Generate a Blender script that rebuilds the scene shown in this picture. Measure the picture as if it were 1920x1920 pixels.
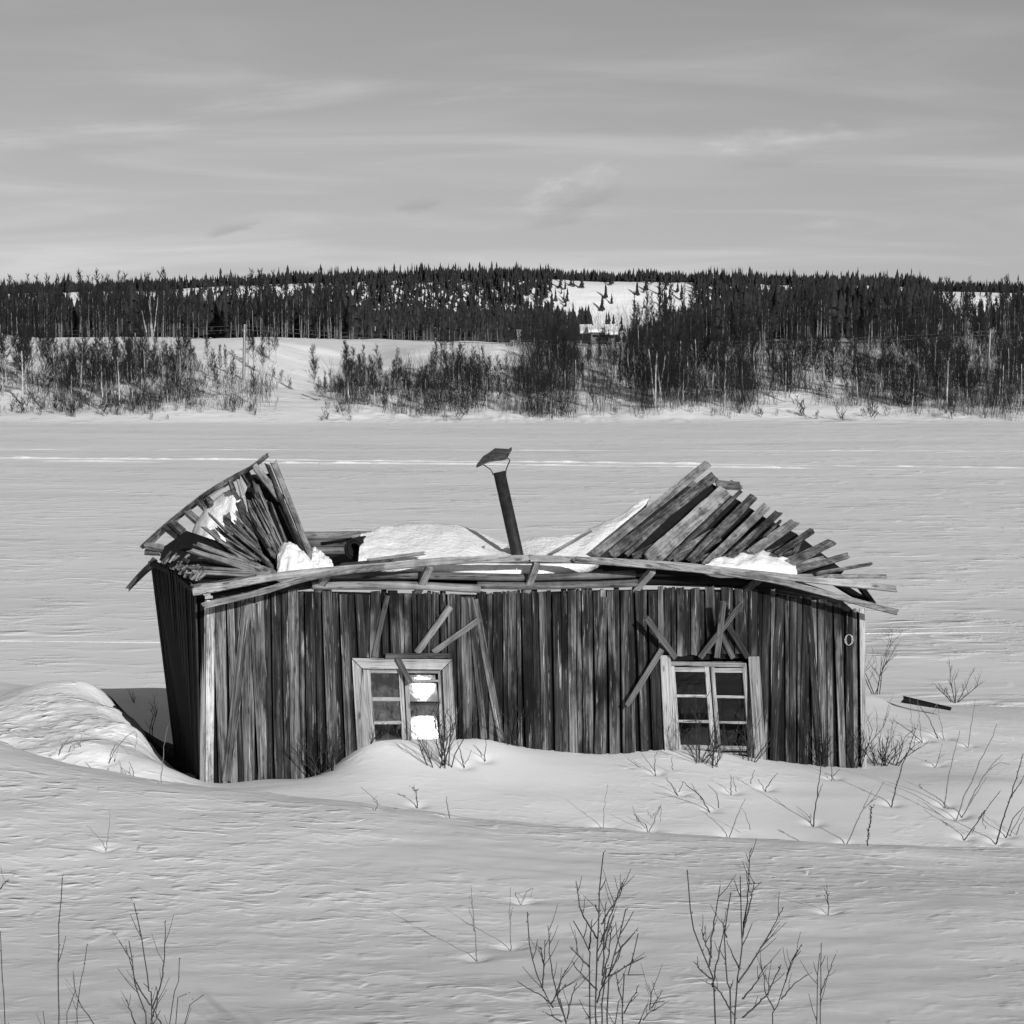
import bpy, math, random
import numpy as np
from mathutils import Vector, Matrix, Quaternion

# ------------------------------------------------------------------ camera, sky, sun, exposure
scene = bpy.context.scene
for o in list(bpy.data.objects):
    bpy.data.objects.remove(o)
COL = scene.collection
HC = 5.6                      # camera height
F = 3583.0                    # focal length in photo pixels (1920 wide)
PITCH = math.radians(5.1)
cam_d = bpy.data.cameras.new('camera')
cam_d.sensor_width = 36.0
cam_d.lens = 36.0 * F / 1920.0
cam_d.clip_start = 0.1
cam_d.clip_end = 6000
cam = bpy.data.objects.new('camera', cam_d)
COL.objects.link(cam)
cam.location = (0, 0, HC)
cam.rotation_euler = (math.pi / 2 - PITCH, 0, 0)
scene.camera = cam

SUN_EL = math.radians(21.0)
SUN_AZ = math.radians(26.0)   # to the right of straight behind the camera
SUN = Vector((math.cos(SUN_EL) * math.sin(SUN_AZ), -math.cos(SUN_EL) * math.cos(SUN_AZ), math.sin(SUN_EL)))
sun_d = bpy.data.lights.new('sun', 'SUN')
sun_d.energy = 4.2
sun_d.angle = math.radians(0.53)
sun_d.color = (1, 1, 1)
sun = bpy.data.objects.new('sun', sun_d)
COL.objects.link(sun)
sun.rotation_mode = 'QUATERNION'
sun.rotation_quaternion = (-SUN).to_track_quat('-Z', 'Y')
sun.location = SUN * 50

scene.view_settings.view_transform = 'Standard'
scene.view_settings.look = 'None'
scene.view_settings.exposure = 0.0
scene.view_settings.gamma = 1.0
scene.view_settings.use_curve_mapping = False
scene.cycles.max_bounces = 6
scene.cycles.diffuse_bounces = 2
scene.cycles.transparent_max_bounces = 8
scene.cycles.use_denoising = True
scene.cycles.use_light_tree = False
scene.cycles.sample_clamp_direct = 4.0
scene.cycles.sample_clamp_indirect = 4.0

def node(nt, kind, **kw):
    n = nt.nodes.new(kind)
    for k, v in kw.items():
        setattr(n, k, v)
    return n

def build_world():
    w = bpy.data.worlds.new('World')
    scene.world = w
    w.use_nodes = True
    w.cycles.sampling_method = 'MANUAL'
    w.cycles.sample_map_resolution = 256
    nt = w.node_tree
    nt.nodes.clear()
    L = nt.links.new
    out = node(nt, 'ShaderNodeOutputWorld')
    bg = node(nt, 'ShaderNodeBackground')
    bg.inputs['Strength'].default_value = 0.1
    sky = node(nt, 'ShaderNodeTexSky', sky_type='NISHITA')
    sky.sun_disc = False
    sky.sun_elevation = SUN_EL
    sky.sun_rotation = math.atan2(SUN.x, SUN.y)
    sky.altitude = 100
    sky.air_density = 1.0
    sky.dust_density = 0.3
    sky.ozone_density = 1.0
    # black-and-white picture: the red-filtered sky
    sep = node(nt, 'ShaderNodeSeparateColor')
    L(sky.outputs[0], sep.inputs[0])
    def math_(op, a, b=None, c=None):
        m = node(nt, 'ShaderNodeMath', operation=op)
        for i, x in enumerate((a, b, c)):
            if x is None: continue
            if isinstance(x, (int, float)): m.inputs[i].default_value = x
            else: L(x, m.inputs[i])
        return m.outputs[0]
    grey = math_('ADD', math_('MULTIPLY', sep.outputs[0], SKY_R), math_('MULTIPLY', sep.outputs[1], SKY_G))
    grey = math_('MULTIPLY', math_('POWER', grey, 0.7), 1.66)      # film response
    # thin high cloud, laid out on a flat cloud deck overhead
    tc = node(nt, 'ShaderNodeTexCoord')
    sx = node(nt, 'ShaderNodeSeparateXYZ')
    L(tc.outputs['Generated'], sx.inputs[0])
    zz = math_('ADD', math_('MAXIMUM', sx.outputs[2], 0.0), 0.13)
    cx = math_('DIVIDE', sx.outputs[0], zz)
    cy = math_('DIVIDE', sx.outputs[1], zz)
    cv = node(nt, 'ShaderNodeCombineXYZ')
    L(cx, cv.inputs[0]); L(cy, cv.inputs[1])
    mp = node(nt, 'ShaderNodeMapping')
    mp.inputs['Rotation'].default_value = (0, 0, math.radians(-22))
    mp.inputs['Scale'].default_value = (0.85, 2.0, 1)
    mp.inputs['Location'].default_value = (3.1, 1.7, 0)
    L(cv.outputs[0], mp.inputs[0])
    n1 = node(nt, 'ShaderNodeTexNoise')
    n1.inputs['Scale'].default_value = 1.0
    n1.inputs['Detail'].default_value = 7
    n1.inputs['Roughness'].default_value = 0.52
    n1.inputs['Distortion'].default_value = 0.7
    L(mp.outputs[0], n1.inputs[0])
    r1 = node(nt, 'ShaderNodeMapRange')
    r1.interpolation_type = 'SMOOTHSTEP'
    r1.inputs['From Min'].default_value = 0.42
    r1.inputs['From Max'].default_value = 0.80
    L(n1.outputs[0], r1.inputs[0])
    wisps = r1.outputs[0]
    # small puffs low over the ridge: noise-edged lumps at their own bearings
    def puff(px, py, wx, wy, tilt, seed, amp=0.20, lift=0.0):
        u = (px - 960) / F; v = -(py - 960) / F
        d = Vector((u, math.cos(PITCH) + v * math.sin(PITCH), -math.sin(PITCH) + v * math.cos(PITCH))).normalized()
        az = math.atan2(d.x, d.y); el = math.asin(d.z)
        # local coordinates: azimuth and elevation about the puff
        a = math_('ARCTAN2', sx.outputs[0], sx.outputs[1])
        da = math_('MULTIPLY', math_('SUBTRACT', a, az), F)
        de = math_('MULTIPLY', math_('SUBTRACT', math_('ARCSINE', sx.outputs[2]), el), F)
        ct, st = math.cos(tilt), math.sin(tilt)
        x2 = math_('ADD', math_('MULTIPLY', da, ct), math_('MULTIPLY', de, st))
        y2 = math_('SUBTRACT', math_('MULTIPLY', de, ct), math_('MULTIPLY', da, st))
        cb = node(nt, 'ShaderNodeCombineXYZ')
        L(math_('MULTIPLY', x2, 1.0 / wx), cb.inputs[0]); L(math_('MULTIPLY', y2, 1.0 / wy), cb.inputs[1])
        cb.inputs[2].default_value = seed
        nz = node(nt, 'ShaderNodeTexNoise')
        nz.inputs['Scale'].default_value = 1.35; nz.inputs['Detail'].default_value = 6; nz.inputs['Roughness'].default_value = 0.6
        L(cb.outputs[0], nz.inputs[0])
        r2 = math_('ADD', math_('POWER', math_('MULTIPLY', x2, 1.0 / wx), 2.0), math_('POWER', math_('MULTIPLY', y2, 1.0 / wy), 2.0))
        body = math_('SUBTRACT', math_('ADD', 1.0, math_('MULTIPLY', math_('SUBTRACT', nz.outputs[0], 0.5), 2.6)), r2)
        mr = node(nt, 'ShaderNodeMapRange'); mr.interpolation_type = 'SMOOTHSTEP'
        mr.inputs['From Min'].default_value = 0.0; mr.inputs['From Max'].default_value = 1.3
        L(body, mr.inputs[0])
        # light at the top, grey below, where a cloud shades itself
        tone = math_('ADD', math_('MULTIPLY', math_('ADD', math_('MULTIPLY', y2, 1.0 / wy), math_('MULTIPLY', math_('SUBTRACT', nz.outputs[0], 0.5), 2.0)), amp), lift)
        return math_('MULTIPLY', mr.outputs[0], tone)
    puffs = None
    for args in ((1070, 368, 130, 50, 0.30, 1.3, 0.26, 0.02), (1455, 272, 160, 44, 0.06, 7.7, 0.22, 0.06), (430, 427, 64, 14, 0.25, 12.0, 0.10, -0.08),
                 (785, 383, 55, 18, 0.10, 20.0, 0.08, -0.07), (1540, 425, 70, 18, 0.1, 44.0, 0.08, 0.03),
                 (540, 185, 250, 30, 0.13, 60.0, 0.05, 0.09), (880, 182, 120, 16, 0.12, 66.0, 0.04, 0.06), (160, 255, 260, 26, 0.10, 70.0, 0.04, 0.06)):
        p = puff(*args)
        puffs = p if puffs is None else math_('ADD', puffs, p)
    g2 = math_('MULTIPLY', grey, math_('ADD', 0.90, math_('MULTIPLY', wisps, 0.26)))
    g3 = math_('MULTIPLY', g2, math_('ADD', 1.0, math_('MULTIPLY', puffs, 1.6)))
    cc = node(nt, 'ShaderNodeCombineColor')
    for i in range(3): L(g3, cc.inputs[i])
    L(cc.outputs[0], bg.inputs['Color'])
    L(bg.outputs[0], out.inputs['Surface'])
SKY_R, SKY_G = 0.20, 0.42
build_world()

# ------------------------------------------------------------------ helpers
rng = random.Random(11)
NR = np.random.default_rng(5)
CAM = np.array((0.0, 0.0, HC))
CP, SP = math.cos(PITCH), math.sin(PITCH)

def ray(px, py):
    u = (px - 960) / F; v = -(py - 960) / F
    return Vector((u, CP + v * SP, -SP + v * CP))
ORI = Vector((0, 0, HC))
def G(px, py, Y):                     # point of the place seen at a photo pixel, at depth Y
    d = ray(px, py)
    return ORI + d * (Y / d.y)

# cabin frame: front-left corner, direction along the front wall, outward normal
WA = math.radians(14.0)
C0 = G(385, 1465, 24.0)
WD = Vector((math.cos(WA), math.sin(WA), 0))
NF = Vector((math.sin(WA), -math.cos(WA), 0))
UP = Vector((0, 0, 1))
LEAN = 0.045
def P(px, py, D):                     # D metres behind the front wall
    d = ray(px, py)
    k = (-D - (ORI - C0).dot(NF)) / d.dot(NF)
    return ORI + d * k
def W(s, z, t=0.0):                   # wall coordinates to the world
    return C0 + WD * s + NF * (t - z * LEAN) + UP * z
def PW(px, py, t=0.0):                # pixel to wall coordinates (s, z)
    d = ray(px, py)
    A = (ORI - C0).dot(NF) + (ORI - C0).z * LEAN
    B = d.dot(NF) + d.z * LEAN
    k = (t - A) / B
    p = ORI + d * k
    return (p - C0).dot(WD), (p - C0).z

def link(o, parent=None):
    COL.objects.link(o)
    if parent is not None: o.parent = parent
    return o
def tag(o, label=None, cat=None, group=None, kind=None):
    if label: o['label'] = label
    if cat: o['category'] = cat
    if group: o['group'] = group
    if kind: o['kind'] = kind
    return o
def empty(name, loc):
    o = bpy.data.objects.new(name, None)
    o.empty_display_size = 0.2
    o.location = loc
    return link(o)
def mesh_np(name, V, Fc, smooth=False):
    V = np.asarray(V, dtype=np.float32); Fc = np.asarray(Fc, dtype=np.int32)
    me = bpy.data.meshes.new(name)
    me.vertices.add(len(V)); me.vertices.foreach_set('co', V.ravel())
    k = Fc.shape[1]
    me.loops.add(Fc.size); me.loops.foreach_set('vertex_index', Fc.ravel())
    me.polygons.add(len(Fc))
    me.polygons.foreach_set('loop_start', np.arange(0, Fc.size, k, dtype=np.int32))
    if smooth: me.polygons.foreach_set('use_smooth', np.ones(len(Fc), dtype=bool))
    me.update(calc_edges=True)
    return me
def mesh_py(name, V, Fc, smooth=False):
    me = bpy.data.meshes.new(name)
    me.from_pydata([tuple(v) for v in V], [], Fc)
    if smooth:
        for p in me.polygons: p.use_smooth = True
    me.update()
    return me
def obj(name, me, mat, parent=None, loc=(0, 0, 0)):
    o = bpy.data.objects.new(name, me)
    if mat is not None and len(me.materials) == 0: me.materials.append(mat)
    o.location = loc
    return link(o, parent)

# value noise for landforms
_T = np.random.default_rng(77).random((256, 256))
def vnoise(x, y):
    xi = np.floor(x).astype(int); yi = np.floor(y).astype(int)
    fx = x - xi; fy = y - yi
    fx = fx * fx * fx * (fx * (fx * 6 - 15) + 10); fy = fy * fy * fy * (fy * (fy * 6 - 15) + 10)
    a = _T[xi & 255, yi & 255]; b = _T[(xi + 1) & 255, yi & 255]
    c = _T[xi & 255, (yi + 1) & 255]; d = _T[(xi + 1) & 255, (yi + 1) & 255]
    return (a * (1 - fx) + b * fx) * (1 - fy) + (c * (1 - fx) + d * fx) * fy - 0.5
def fbm(x, y, oct=4, gain=0.5):
    s = 0; a = 1.0
    for i in range(oct):
        s = s + a * vnoise(x + 17.3 * i, y + 5.1 * i); x = x * 2.03; y = y * 2.03; a *= gain
    return s
def sstep(a, b, x):
    t = np.clip((x - a) / (b - a), 0, 1)
    return t * t * (3 - 2 * t)

# ------------------------------------------------------------------ materials (all neutral grey: the picture is black and white)
def new_mat(name):
    m = bpy.data.materials.new(name)
    m.use_nodes = True
    nt = m.node_tree
    bs = nt.nodes['Principled BSDF']
    bs.inputs['Specular IOR Level'].default_value = 0.2
    return m, nt, bs
def g3(v): return (v, v, v, 1)
def ramp(nt, stops, src):
    r = node(nt, 'ShaderNodeValToRGB')
    el = r.color_ramp.elements
    el[0].position, el[0].color = stops[0][0], g3(stops[0][1])
    el[1].position, el[1].color = stops[-1][0], g3(stops[-1][1])
    for p, v in stops[1:-1]:
        e = el.new(p); e.color = g3(v)
    nt.links.new(src, r.inputs[0])
    return r.outputs[0]
def mth(nt, op, a, b=None):
    m = node(nt, 'ShaderNodeMath', operation=op)
    for i, x in enumerate((a, b)):
        if x is None: continue
        if isinstance(x, (int, float)): m.inputs[i].default_value = x
        else: nt.links.new(x, m.inputs[i])
    return m.outputs[0]
def noise(nt, vec, scale=(1, 1, 1), detail=4, rough=0.55, dist=0.0, loc=(0, 0, 0)):
    mp = node(nt, 'ShaderNodeMapping')
    mp.inputs['Scale'].default_value = scale
    mp.inputs['Location'].default_value = loc
    nt.links.new(vec, mp.inputs[0])
    n = node(nt, 'ShaderNodeTexNoise')
    n.inputs['Scale'].default_value = 1
    n.inputs['Detail'].default_value = detail
    n.inputs['Roughness'].default_value = rough
    n.inputs['Distortion'].default_value = dist
    nt.links.new(mp.outputs[0], n.inputs[0])
    return n.outputs[0]

def wood(name, lo, mid, hi, spread=0.3, stain=0.5, white=0.0, lichen=0.0):
    m, nt, bs = new_mat(name)
    L = nt.links.new
    tc = node(nt, 'ShaderNodeTexCoord')
    oi = node(nt, 'ShaderNodeObjectInfo')
    sc = node(nt, 'ShaderNodeVectorMath', operation='SCALE'); 
    cb = node(nt, 'ShaderNodeCombineXYZ')
    for i in range(3): L(oi.outputs['Random'], cb.inputs[i])
    L(cb.outputs[0], sc.inputs[0]); sc.inputs['Scale'].default_value = 53.0
    ad = node(nt, 'ShaderNodeVectorMath', operation='ADD')
    L(tc.outputs['Object'], ad.inputs[0]); L(sc.outputs[0], ad.inputs[1])
    vec = ad.outputs[0]
    grain = noise(nt, vec, (60, 60, 1.5), 8, 0.78, 0.3)
    patch = noise(nt, vec, (9, 9, 1.1), 4, 0.6, 0.6)
    vo = node(nt, 'ShaderNodeTexVoronoi')
    mpv = node(nt, 'ShaderNodeMapping'); mpv.inputs['Scale'].default_value = (7, 7, 2.6)
    L(vec, mpv.inputs[0]); L(mpv.outputs[0], vo.inputs['Vector']); vo.inputs['Scale'].default_value = 1.0
    knot = node(nt, 'ShaderNodeMapRange'); knot.interpolation_type = 'SMOOTHSTEP'
    knot.inputs['From Min'].default_value = 0.06; knot.inputs['From Max'].default_value = 0.20
    knot.inputs['To Min'].default_value = 0.35
    L(vo.outputs['Distance'], knot.inputs[0])
    streak = noise(nt, vec, (24, 24, 0.8), 3, 0.6, 0.2, (7, 3, 1))
    f = mth(nt, 'ADD', mth(nt, 'MULTIPLY', grain, 0.50), mth(nt, 'MULTIPLY', patch, 0.30))
    f = mth(nt, 'ADD', f, mth(nt, 'MULTIPLY', streak, 0.32))
    if lichen: f = mth(nt, 'ADD', f, mth(nt, 'MULTIPLY', mth(nt, 'SUBTRACT', noise(nt, vec, (13, 13, 7), 5, 0.7), 0.5), lichen))
    f = mth(nt, 'ADD', f, mth(nt, 'MULTIPLY', mth(nt, 'SUBTRACT', oi.outputs['Random'], 0.5), spread))
    col = ramp(nt, ((0.43, lo), (0.56, mid), (0.71, hi)), f)
    geo = node(nt, 'ShaderNodeNewGeometry')
    st = noise(nt, geo.outputs['Position'], (2.6, 2.6, 0.8), 4, 0.6, 0.3)
    stm = node(nt, 'ShaderNodeMapRange'); stm.interpolation_type = 'SMOOTHSTEP'
    stm.inputs['From Min'].default_value = 0.36; stm.inputs['From Max'].default_value = 0.58
    stm.inputs['To Min'].default_value = 1.0 - stain; stm.inputs['To Max'].default_value = 1.08
    L(st, stm.inputs[0])
    # drying cracks: thin dark lines that follow the grain and come and go
    ck = noise(nt, vec, (38, 38, 0.55), 2, 0.5, 0.15, (2, 8, 5))
    cka = mth(nt, 'ABSOLUTE', mth(nt, 'SUBTRACT', ck, 0.5))
    ckr = node(nt, 'ShaderNodeMapRange'); ckr.inputs['From Min'].default_value = 0.004; ckr.inputs['From Max'].default_value = 0.022
    ckr.inputs['To Min'].default_value = 0.15; L(cka, ckr.inputs[0])
    mul = mth(nt, 'MULTIPLY', mth(nt, 'MULTIPLY', knot.outputs[0], ckr.outputs[0]), stm.outputs[0])
    sep = node(nt, 'ShaderNodeSeparateColor'); L(col, sep.inputs[0])
    v = mth(nt, 'MULTIPLY', sep.outputs[0], mul)
    if white > 0:     # remains of pale paint in flakes along the grain
        fl = noise(nt, vec, (26, 26, 1.3), 5, 0.7, 0.2, (4, 9, 2))
        fm = node(nt, 'ShaderNodeMapRange'); fm.inputs['From Min'].default_value = 0.60; fm.inputs['From Max'].default_value = 0.67
        L(fl, fm.inputs[0])
        v = mth(nt, 'ADD', v, mth(nt, 'MULTIPLY', fm.outputs[0], white))
    cc = node(nt, 'ShaderNodeCombineColor')
    for i in range(3): L(v, cc.inputs[i])
    L(cc.outputs[0], bs.inputs['Base Color'])
    bs.inputs['Roughness'].default_value = 0.85
    bp = node(nt, 'ShaderNodeBump')
    bp.inputs['Strength'].default_value = 0.7; bp.inputs['Distance'].default_value = 0.006
    L(f, bp.inputs['Height']); L(bp.outputs[0], bs.inputs['Normal'])
    return m
M = {}
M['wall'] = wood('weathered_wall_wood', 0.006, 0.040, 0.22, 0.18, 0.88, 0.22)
M['wall_side'] = wood('shade_dark_wood', 0.004, 0.012, 0.05, 0.3, 0.5)  # darker copy of the wall wood, deepens the shaded left side
M['roof'] = wood('silver_roof_wood', 0.035, 0.15, 0.34, 0.24, 0.45, 0.0, 0.45)
M['eave'] = wood('bleached_eave_wood', 0.09, 0.24, 0.42, 0.12, 0.25, 0.0, 0.2)
M['casing'] = wood('pale_casing_wood', 0.14, 0.33, 0.52, 0.12, 0.25, 0.05)
M['sash'] = wood('flaking_sash_paint', 0.14, 0.33, 0.50, 0.10, 0.2, 0.12)
M['paint'] = wood('white_corner_paint', 0.14, 0.52, 0.72, 0.1, 0.25, 0.0, 0.25)
M['loose'] = wood('loose_board_wood', 0.05, 0.12, 0.25, 0.25, 0.3)
M['loose_dark'] = wood('dark_loose_board_wood', 0.015, 0.05, 0.13, 0.25, 0.3)
M['log'] = wood('old_log_wood', 0.05, 0.16, 0.32, 0.2, 0.3)
def flat(name, v, rough=0.9, vary=0.4, scale=12.0, metal=0.0, bump=0.0):
    m, nt, bs = new_mat(name)
    tc = node(nt, 'ShaderNodeTexCoord')
    n = noise(nt, tc.outputs['Object'], (scale,) * 3, 5, 0.6)
    c = ramp(nt, ((0.3, v * (1 - vary)), (0.7, v * (1 + vary))), n)
    nt.links.new(c, bs.inputs['Base Color'])
    bs.inputs['Roughness'].default_value = rough
    bs.inputs['Metallic'].default_value = metal
    if bump:
        bp = node(nt, 'ShaderNodeBump'); bp.inputs['Distance'].default_value = bump
        nt.links.new(n, bp.inputs['Height']); nt.links.new(bp.outputs[0], bs.inputs['Normal'])
    return m
M['dark_felt'] = flat('gap_dark_felt', 0.012, 0.95, 0.4, 8)  # felt black, also for sheets that imitate shade between roof boards
M['shade_soil'] = flat('dark_shade_earth', 0.018, 0.95, 0.6, 9, 0.0, 0.02)
M['dark'] = flat('dark_sheathing', 0.007, 0.95, 0.4, 6)
M['iron'] = flat('rusty_iron', 0.020, 0.6, 0.5, 14, 0.0, 0.003)
M['tin'] = flat('rusty_tin_sheet', 0.07, 0.6, 0.7, 9, 0.0, 0.006)
M['wire'] = flat('old_wire', 0.05, 0.6, 0.3)
M['pale_wire'] = flat('pale_wire', 0.42, 0.6, 0.2)
M['twig'] = flat('bare_twig_bark', 0.045, 0.9, 0.5, 60)
M['straw'] = flat('dry_stem', 0.16, 0.9, 0.4, 40)
M['needle'] = flat('conifer_needles', 0.028, 0.95, 0.5, 0.35)
M['crown'] = flat('birch_twigs', 0.022, 0.95, 0.2, 0.6)
M['brush'] = flat('far_brush_twigs', 0.020, 0.95, 0.4, 0.6)
M['pole'] = flat('grey_pole_wood', 0.32, 0.9, 0.3, 5)
M['house_wall'] = flat('far_house_wall', 0.16, 0.9, 0.2, 2)
def bark(name='birch_bark', k=1.0):
    m, nt, bs = new_mat(name)
    tc = node(nt, 'ShaderNodeTexCoord')
    n = noise(nt, tc.outputs['Object'], (1.2, 1.2, 3.4), 5, 0.7)
    c = ramp(nt, ((0.30, 0.05 * k), (0.42, 0.34 * k), (0.7, 0.56 * k)), n)
    nt.links.new(c, bs.inputs['Base Color']); bs.inputs['Roughness'].default_value = 0.8
    return m
M['bark'] = bark()
M['bark_grey'] = bark('grey_birch_bark', 0.5)
def glass(name, rough, tint=0.8, wavy=0.0, dirt=0.10, gain=1.4, halo=0.0):
    m = bpy.data.materials.new(name); m.use_nodes = True
    nt = m.node_tree; nt.nodes.clear(); L = nt.links.new
    out = node(nt, 'ShaderNodeOutputMaterial')
    fr = node(nt, 'ShaderNodeFresnel'); fr.inputs[0].default_value = 1.52
    tr = node(nt, 'ShaderNodeBsdfTransparent'); tr.inputs[0].default_value = g3(tint)
    gl = node(nt, 'ShaderNodeBsdfGlossy', distribution='BECKMANN'); gl.inputs['Roughness'].default_value = rough
    gl.inputs[0].default_value = g3(1)
    tc = node(nt, 'ShaderNodeTexCoord')
    if wavy:
        n = noise(nt, tc.outputs['Object'], (9, 9, 9), 3, 0.5)
        bp = node(nt, 'ShaderNodeBump'); bp.inputs['Distance'].default_value = wavy; bp.inputs['Strength'].default_value = 1.0
        L(n, bp.inputs['Height']); L(bp.outputs[0], gl.inputs['Normal'])
    if halo:                      # added rough lobe spreads the glint in place of lens bloom
        g2 = node(nt, 'ShaderNodeBsdfGlossy'); g2.inputs['Roughness'].default_value = 0.26; g2.inputs[0].default_value = g3(1)
        mh = node(nt, 'ShaderNodeMixShader'); mh.inputs[0].default_value = halo
        L(gl.outputs[0], mh.inputs[1]); L(g2.outputs[0], mh.inputs[2]); gl = mh
    mx = node(nt, 'ShaderNodeMixShader')
    L(mth(nt, 'MULTIPLY', fr.outputs[0], gain), mx.inputs[0])
    L(tr.outputs[0], mx.inputs[1]); L(gl.outputs[0], mx.inputs[2])
    df = node(nt, 'ShaderNodeBsdfDiffuse'); df.inputs[0].default_value = g3(0.22)
    dn = noise(nt, tc.outputs['Object'], (7, 7, 4), 6, 0.7)
    dm = node(nt, 'ShaderNodeMapRange'); dm.inputs['From Min'].default_value = 0.45; dm.inputs['From Max'].default_value = 0.8
    dm.inputs['To Max'].default_value = dirt
    L(dn, dm.inputs[0])
    m2 = node(nt, 'ShaderNodeMixShader')
    L(dm.outputs[0], m2.inputs[0]); L(mx.outputs[0], m2.inputs[1]); L(df.outputs[0], m2.inputs[2])
    L(m2.outputs[0], out.inputs[0])
    return m
M['glass'] = glass('dusty_window_glass', 0.0, 0.8, 0.0, 0.45)
M['glass_dark'] = glass('dark_window_glass', 0.0, 0.5, 0.0, 0.03, 0.7)
M['glass_old'] = glass('wavy_window_glass', 0.10, 0.7, 0.0007, 0.3, 1.4, 0.05)
def snow_mat():
    m, nt, bs = new_mat('snow')
    L = nt.links.new
    geo = node(nt, 'ShaderNodeNewGeometry')
    pos = geo.outputs['Position']
    sp = node(nt, 'ShaderNodeSeparateXYZ'); L(pos, sp.inputs[0])
    # wind ripples, scaled to how the surface is worked: fine on the bank, broad plates on the open river ice
    def drifted(scale, detail, rough, push, loc=(0, 0, 0)):
        # wind-carved snow: every lump is shoved over so that it is steep on one side and tails off on the other
        n0 = noise(nt, pos, scale, 1, 0.4, 0.0, loc)
        mp = node(nt, 'ShaderNodeMapping'); mp.inputs['Scale'].default_value = scale; mp.inputs['Location'].default_value = loc
        L(pos, mp.inputs[0])
        cb = node(nt, 'ShaderNodeCombineXYZ'); L(mth(nt, 'MULTIPLY', n0, push), cb.inputs[1])
        ad = node(nt, 'ShaderNodeVectorMath', operation='ADD'); L(mp.outputs[0], ad.inputs[0]); L(cb.outputs[0], ad.inputs[1])
        n1 = node(nt, 'ShaderNodeTexNoise'); n1.inputs['Scale'].default_value = 1; n1.inputs['Detail'].default_value = detail; n1.inputs['Roughness'].default_value = rough
        L(ad.outputs[0], n1.inputs[0])
        return n1.outputs[0]
    a = drifted((6.6, 9.0, 6.6), 1.4, 0.5, 0.75)
    ar = node(nt, 'ShaderNodeMapRange'); ar.interpolation_type = 'SMOOTHSTEP'
    ar.inputs['From Min'].default_value = 0.47; ar.inputs['From Max'].default_value = 0.78; L(a, ar.inputs[0])
    c = noise(nt, pos, (1.3, 2.8, 1.0), 2.5, 0.5, 0.3, (3, 1, 0))
    d = drifted((0.8, 1.5, 0.5), 5, 0.66, 0.7, (5, 2, 0))
    dr = node(nt, 'ShaderNodeMapRange'); dr.interpolation_type = 'SMOOTHSTEP'
    dr.inputs['From Min'].default_value = 0.50; dr.inputs['From Max'].default_value = 0.78; L(d, dr.inputs[0])
    b = noise(nt, pos, (30, 38, 30), 2, 0.6)
    river = node(nt, 'ShaderNodeMapRange'); river.interpolation_type = 'SMOOTHSTEP'
    river.inputs['From Min'].default_value = 33; river.inputs['From Max'].default_value = 37; L(sp.outputs[1], river.inputs[0])
    big = noise(nt, pos, (0.35, 0.35, 0.35), 2, 0.5, 0, (9, 4, 0))
    amt = node(nt, 'ShaderNodeMapRange'); amt.inputs['From Min'].default_value = 0.38; amt.inputs['From Max'].default_value = 0.62
    amt.inputs['To Min'].default_value = 0.15; amt.inputs['To Max'].default_value = 1.15; L(big, amt.inputs[0])
    # smooth wind-packed apron between the crest of the bank and the wall
    ap0 = node(nt, 'ShaderNodeMapRange'); ap0.interpolation_type = 'SMOOTHSTEP'
    ap0.inputs['From Min'].default_value = 21.0; ap0.inputs['From Max'].default_value = 22.2
    ap0.inputs['To Min'].default_value = 1.0; ap0.inputs['To Max'].default_value = 0.35; L(sp.outputs[1], ap0.inputs[0])
    apx = node(nt, 'ShaderNodeMapRange'); apx.interpolation_type = 'SMOOTHSTEP'
    apx.inputs['From Min'].default_value = -5.0; apx.inputs['From Max'].default_value = -3.9; L(sp.outputs[0], apx.inputs[0])
    ap1 = node(nt, 'ShaderNodeMix'); ap1.data_type = 'FLOAT'; ap1.inputs[2].default_value = 1.3
    L(apx.outputs[0], ap1.inputs[0]); L(ap0.outputs[0], ap1.inputs[3])
    def steps(freq, swirl, wob, mscale, mloc, front=0.2):
        # little wind steps: a short steep face to windward, a long easy back, broken up into flecks
        w1 = noise(nt, pos, swirl, 2, 0.5, 0.0, mloc)
        t = mth(nt, 'FRACT', mth(nt, 'ADD', mth(nt, 'MULTIPLY', sp.outputs[1], freq), mth(nt, 'MULTIPLY', w1, wob)))
        saw = mth(nt, 'MINIMUM', mth(nt, 'DIVIDE', t, front), mth(nt, 'DIVIDE', mth(nt, 'SUBTRACT', 1.0, t), 1.0 - front))
        mk = node(nt, 'ShaderNodeMapRange'); mk.interpolation_type = 'SMOOTHSTEP'
        mk.inputs['From Min'].default_value = 0.45; mk.inputs['From Max'].default_value = 0.70
        L(noise(nt, pos, mscale, 2, 0.55, 0.0, mloc), mk.inputs[0])
        return mth(nt, 'MULTIPLY', saw, mk.outputs[0])
    st1 = steps(2.6, (1.6, 1.2, 1), 4.5, (3.2, 4.6, 3), (4, 11, 0))
    st2 = steps(0.55, (0.25, 0.2, 1), 5.0, (0.45, 0.9, 1), (8, 3, 0))
    near = mth(nt, 'ADD', mth(nt, 'ADD', mth(nt, 'MULTIPLY', ar.outputs[0], 0.0050), mth(nt, 'MULTIPLY', st1, 0.018)), mth(nt, 'ADD', mth(nt, 'MULTIPLY', b, 0.0011), mth(nt, 'MULTIPLY', c, 0.008)))
    near = mth(nt, 'MULTIPLY', near, mth(nt, 'MULTIPLY', amt.outputs[0], ap1.outputs[0]))
    far = mth(nt, 'ADD', mth(nt, 'ADD', mth(nt, 'MULTIPLY', dr.outputs[0], 0.085), mth(nt, 'MULTIPLY', st2, 0.085)), mth(nt, 'MULTIPLY', c, 0.03))
    far = mth(nt, 'MULTIPLY', far, amt.outputs[0])
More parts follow.
